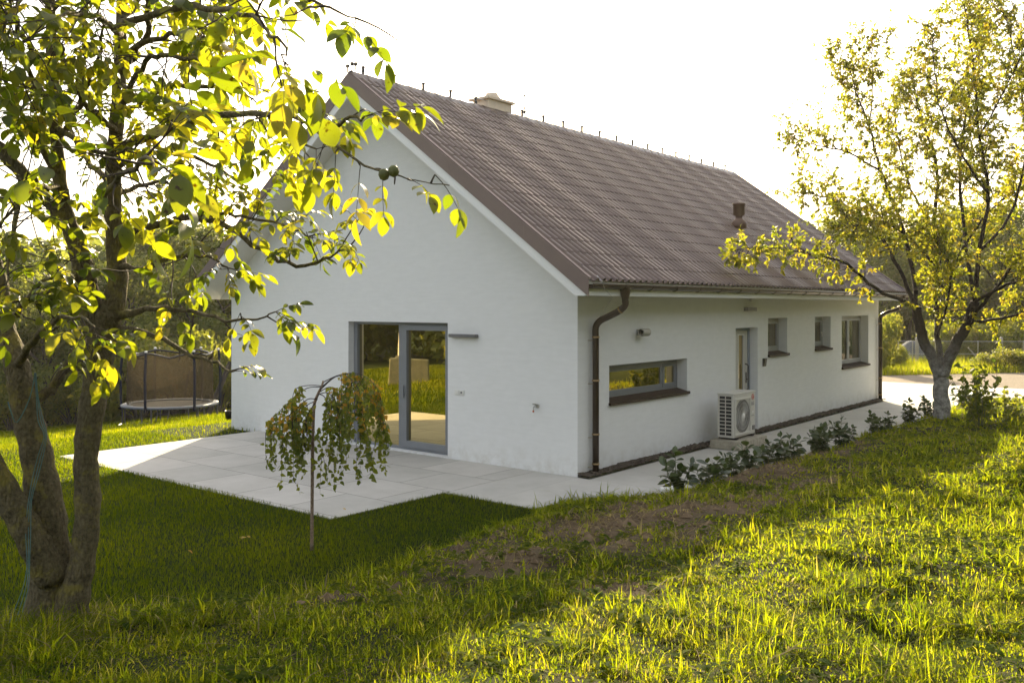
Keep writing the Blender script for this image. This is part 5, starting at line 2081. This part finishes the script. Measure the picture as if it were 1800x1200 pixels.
# ---- rough meadow on the bank: tufts
NC = 540000
x = g.uniform(-.8, 16, NC)
y = g.uniform(-12.5, 17, NC)
dpt, lat = view_depth(x, y)
keep = (dpt > 1.0) & (np.abs(lat) < .64 * dpt + 1.6) & (g.random(NC) < np.clip((5.5 / np.maximum(dpt, 1)) ** 1.4, 0, 1) * 1.0)
d_e = x - bank_edge(y)
keep &= (d_e > .02 + .16 * (vnoise(x, y, .4, 2) - .3))
sm = soil_mask(x, y)
clump = .65 * vnoise(x, y, .24, 12) + .35 * vnoise(x, y, .8, 14)
dark_holes = np.exp(-(((x - 5.65) / .45) ** 2 + ((y + 4.2) / .14) ** 2)) + np.exp(-(((x - 6.1) / .5) ** 2 + ((y + 5.6) / .14) ** 2)) + .8 * np.exp(-(((x - 5.5) / .25) ** 2 + ((y + 6.9) / .12) ** 2))
dens = np.clip(1.2 - 1.75 * sm, .11, 1) * np.clip(.25 + 1.6 * (clump - .25), .10, 1) * np.clip(1 - .95 * dark_holes, .05, 1)
dens *= np.where(d_e < .5, .6, 1)
keep &= g.random(NC) < dens
x, y, dpt, clump, sm = x[keep], y[keep], dpt[keep], clump[keep], sm[keep]
reps = g.integers(4, 10, len(x))
xi = np.repeat(x, reps) + g.normal(0, .02, reps.sum())
yi = np.repeat(y, reps) + g.normal(0, .02, reps.sum())
cl = np.repeat(clump, reps)
dd_ = np.repeat(dpt, reps)
smr = np.repeat(sm, reps)
tv_ = np.repeat(g.normal(0, .14, len(x)), reps)
th_t = np.repeat(g.gamma(5, .2, len(x)), reps)
n = len(xi)
tall = np.exp(-(((xi - 1.0) / 1.3) ** 2 + ((yi + 8.4) / 1.3) ** 2))
h = g.gamma(5, 1 / 5, n) * th_t * (.026 + .058 * np.clip((cl - .28) * 1.9, 0, 1)) * (1 + .9 * tall)
h = np.minimum(h, .27) * (.75 + .6 * vnoise(xi, yi, .9, 21))
var = np.clip(g.normal(.48, .14, n) + tv_ + .25 * (vnoise(xi, yi, .7, 31) - .5), 0, .86)
dry = g.random(n) < (.025 + .3 * np.clip(smr, 0, 1) + .15 * tall)
var = np.where(dry, g.uniform(.9, 1, n), var)
lean = np.abs(g.normal(1.0, .6, n)) + dry * g.uniform(.2, 1.2, n)
w = g.uniform(.005, .012, n) * np.clip(dd_ / 6, .85, 2.0)
blades('meadow_grass', xi, yi, h, w, lean, var, M['meadow'], 'rough tufted meadow grass on the bank, sunlit in the foreground')
# short undergrowth that covers the ground between the tufts
NC = 420000
x = g.uniform(-.8, 14, NC)
y = g.uniform(-12.5, 12, NC)
dpt, lat = view_depth(x, y)
keep = (dpt > 1.5) & (np.abs(lat) < .63 * dpt + 1) & (g.random(NC) < np.clip((6.5 / np.maximum(dpt, 1)) ** 1.5, 0, 1)) & (x - bank_edge(y) > .05)
sm = soil_mask(x, y)
dh = np.exp(-(((x - 5.65) / .4) ** 2 + ((y + 4.2) / .12) ** 2)) + np.exp(-(((x - 6.1) / .45) ** 2 + ((y + 5.6) / .12) ** 2))
keep &= g.random(NC) < np.clip(1.1 - 1.9 * sm, .0, 1) * np.clip(1 - dh, .05, 1)
x, y, dpt = x[keep], y[keep], dpt[keep]
n = len(x)
blades('meadow_undergrowth', x, y, g.uniform(.02, .065, n) * (.6 + .8 * vnoise(x, y, .5, 33)), g.uniform(.007, .015, n) * np.clip(dpt / 6, .9, 2), np.abs(g.normal(.9, .5, n)),
       np.clip(g.normal(.45, .2, n) + .3 * (vnoise(x, y, .5, 34) - .5), 0, .95), M['meadow'], 'short leafy undergrowth between the meadow tufts', None, 2)
# clods of bare soil and straw litter
NS = 60000
x = g.uniform(.8, 8, NS); y = g.uniform(-10, 9, NS)
keep = (g.random(NS) < .35 * np.clip(soil_mask(x, y) - .12, 0, 1)) & (x - bank_edge(y) > .12)
x, y = x[keep], y[keep]
n = len(x)
pos = np.stack([x, y, zground(x, y) - .008], -1)
sc = (g.gamma(2, .011, n) + .006)[:, None, None] * g.uniform(.6, 1.3, (n, 6, 1)) * np.array([1, 1, .7])
rot = g.uniform(0, 6.28, n)
cs_, sn_ = np.cos(rot)[:, None], np.sin(rot)[:, None]
bv = base[None] * sc
bv = np.stack([bv[..., 0] * cs_ - bv[..., 1] * sn_, bv[..., 0] * sn_ + bv[..., 1] * cs_, bv[..., 2]], -1) + pos[:, None]
o = np_mesh('soil_clods', bv.reshape(-1, 3), None, (octf[None] + (np.arange(n) * 6)[:, None, None]).reshape(-1, 3), simple('soil_clod', (.15, .108, .066), .95, var=.45, nscale=9, spec=.1))
tag(o, 'crumbly brown clods of bare soil scattered on the bank', 'soil', None, 'stuff')
sel = (g.random(n) < .5) & (soil_mask(x, y) > .38)
blades('straw_litter', np.repeat(x[sel], 2) + g.normal(0, .05, 2 * sel.sum()), np.repeat(y[sel], 2) + g.normal(0, .05, 2 * sel.sum()), g.uniform(.06, .16, 2 * sel.sum()),
       g.uniform(.003, .006, 2 * sel.sum()), g.uniform(1.6, 2.6, 2 * sel.sum()), g.uniform(.88, 1, 2 * sel.sum()), M['meadow'], 'dry straw litter lying over the bare soil patches', None, 3, .005)
# broad weed leaves between the grass
NW = 4200
x = g.uniform(1.2, 9, NW); y = g.uniform(-10, 8, NW)
dpt, lat = view_depth(x, y)
k_ = (dpt > 1.5) & (np.abs(lat) < .62 * dpt + .5) & (x - bank_edge(y) > .4) & (vnoise(x, y, .8, 41) > .52)
x, y = x[k_], y[k_]
rl = g.integers(4, 8, len(x))
x, y = np.repeat(x, rl), np.repeat(y, rl)
a_ = g.uniform(0, 6.28, len(x))
pos = np.stack([x, y, zground(x, y) + g.uniform(.005, .05, len(x))], -1)
yd = np.stack([np.cos(a_), np.sin(a_), g.uniform(.1, .9, len(x))], -1)
zd = np.stack([-np.cos(a_) * .5, -np.sin(a_) * .5, np.ones(len(x))], -1) + g.normal(0, .15, (len(x), 3))
v, q, V = scatter(leaf_tpl(4, ell(.26, .8), .2, .45), pos, yd, zd, g.uniform(.03, .085, len(x)))
M['weed_leaf'] = leafmat('weed_leaf', [(0, (.02, .045, .006)), (1, (.06, .085, .012))], None, .5, .8, .03, [(0, (.18, .28, .01)), (1, (.5, .52, .02))])
o = np_mesh('meadow_weeds', v, q, None, M['weed_leaf'], None, np.repeat(g.uniform(0, 1, len(x)), V), True)
tag(o, 'low broad-leaved weeds growing among the meadow grass', 'weeds', None, 'stuff')
# ---- mown lawn in front of the patio
NC = 420000
x = g.uniform(-11, 3.2, NC); y = g.uniform(-12.5, -1.5, NC)
dpt, lat = view_depth(x, y)
keep = (dpt > 3) & (np.abs(lat) < .64 * dpt + 1) & (g.random(NC) < np.clip((8.0 / np.maximum(dpt, 1)) ** 1.2, 0, 1))
keep &= ~in_paving(x, y, -.05 * vnoise(x, y, .3, 3)) | ((x > -.8) & (y < -2.1)) & ~((x > -1) & (y > -2.12 + .05 * vnoise(x, y, .3, 5)))
keep &= x < bank_edge(y) + .12 + .25 * (vnoise(x, y, .5, 6) - .5)
keep &= ~((x < -.78 - .03 * vnoise(x, y, .3, 4)) & (x > -8.12) & (y > -4.1 + .05 * vnoise(x, y, .3, 3)))
x, y, dpt = x[keep], y[keep], dpt[keep]
n = len(x)
h = g.uniform(.035, .075, n) * (.8 + .5 * vnoise(x, y, .6, 51))
var = np.clip(g.normal(.4, .2, n) + .5 * (vnoise(x, y, 1.3, 52) - .5), 0, 1)
print('lawn blades', n)
blades('lawn_grass', x, y, h, g.uniform(.004, .007, n) * np.clip(dpt / 8, .9, 1.8), np.abs(g.normal(.4, .3, n)), var, M['lawn'], 'short mown lawn in the shade of the house before the patio', None, 2)
# ---- side lawn left of the house, down to the woods
NC = 330000
x = g.uniform(-36, -8.02, NC); y = g.uniform(-14, 34, NC)
dpt, lat = view_depth(x, y)
keep = (lat < 0) & (np.abs(lat) < .62 * dpt + 1.5) & (dpt < 46) & (g.random(NC) < np.clip((18.0 / np.maximum(dpt, 1)) ** 1.1, 0, 1))
keep &= ~in_paving(x, y, 0)
keep &= ~((x > -9.1) & (y > 0)) & ~((x > -11) & (y < -4.2))
x, y, dpt = x[keep], y[keep], dpt[keep]
n = len(x)
h = g.uniform(.05, .12, n) * (.7 + .8 * vnoise(x, y, 1.7, 61)) * np.clip(dpt / 20, .8, 1.6)
var = np.clip(g.normal(.55, .2, n) + .5 * (vnoise(x, y, 2.1, 62) - .5), 0, 1)
print('side lawn', n)
blades('side_lawn_grass', x, y, h, g.uniform(.008, .016, n) * np.clip(dpt / 20, .8, 1.8), np.abs(g.normal(.4, .3, n)), var, M['lawn'], 'sunlit lawn sloping away left of the house', None, 2)
# ---- lawn further left, mirrored in the sliding door
NC = 60000
x = g.uniform(-34, -9, NC); y = g.uniform(-30, -5, NC)
keep = np.abs((x + 11) - .95 * (y + 9)) < 9
x, y = x[keep], y[keep]
n = len(x)
blades('far_lawn_grass', x, y, g.uniform(.08, .2, n) * (.6 + .9 * vnoise(x, y, 2.0, 81)), g.uniform(.02, .045, n), np.abs(g.normal(.5, .3, n)), np.clip(g.normal(.55, .2, n) + .5 * (vnoise(x, y, 2.4, 82) - .5), 0, 1),
       M['lawn'], 'sunlit lawn left of the patio, mirrored in the sliding door', None, 2)
# ---- verge before the wire fence
NC = 26000
uu = g.uniform(1530, 1900, NC); dv = g.uniform(33, 42, NC)
P = CAM + FW * dv[:, None] + RT * ((uu - 900) / FPX * dv)[:, None]
x, y = P[:, 0], P[:, 1]
keep = ~in_paving(x, y, 0) & (y > 22)
x, y = x[keep], y[keep]
n = len(x)
h = g.uniform(.15, .5, n) * (.5 + .9 * vnoise(x, y, 1.2, 71))
blades('verge_grass', x, y, h, g.uniform(.015, .03, n), np.abs(g.normal(.4, .3, n)), np.clip(g.normal(.6, .2, n), 0, .86), M['meadow'], 'tall sunlit verge grass at the foot of the wire fence', None, 2)

# fallen walnut leaves on the lawn
random.seed(17)
for i, (u, v, d, lab) in enumerate(((428, 957, 9.9, 'yellow fallen leaf lying on the shaded lawn left of the birch stem'), (602, 900, 11.3, 'small pale fallen leaf on the lawn right of the birch stem'),
                                   (700, 1090, 6.9, 'brown curled leaf caught in the grass at the foot of the bank'), (330, 968, 9.2, 'dark fallen leaf on the lawn right of the walnut trunk'))):
    lf = Leaves()
    for k in range(3 if i == 0 else 1):
        lf.add(np.array([.04 * k, .015 * k, .0]), unit(rv() * np.array([1, 1, .2])), unit(np.array([0, 0, 1]) + .4 * rv()), .062 if i != 1 else .05, .90 if i < 3 else 1.0, k)
    p = at(u, v, d)
    for _ in range(400):
        if float(zground(p[0], p[1])) + .05 < p[2]:
            d += .02
        else:
            break
        p = at(u, v, d)
    o = lf.build('fallen_leaf', wtp, M['birch_leaf'], None)
    o.location = (p[0], p[1], float(zground(p[0], p[1])) + .06)
    tag(o, lab, 'leaf')

# ------------------------------------------------------------------ slight haze, a volume added to imitate the lens's veiling glow
hb = MB()
hb.box(-150, 60, -110, 150, -30, 26)
hm = Mat('glow_haze')
hm.n.remove(hm.b)
pv = hm.node('ShaderNodeVolumePrincipled')
pv.inputs['Color'].default_value = (1, .95, .85, 1)
pv.inputs['Density'].default_value = .0003
pv.inputs['Anisotropy'].default_value = .55
hm.link(pv.outputs[0], hm.out.inputs['Volume'])
o = hb.build('haze', hm.m)
tag(o, 'thin golden haze volume around the house, added for the veiling glow of the lens', 'haze', None, 'stuff')
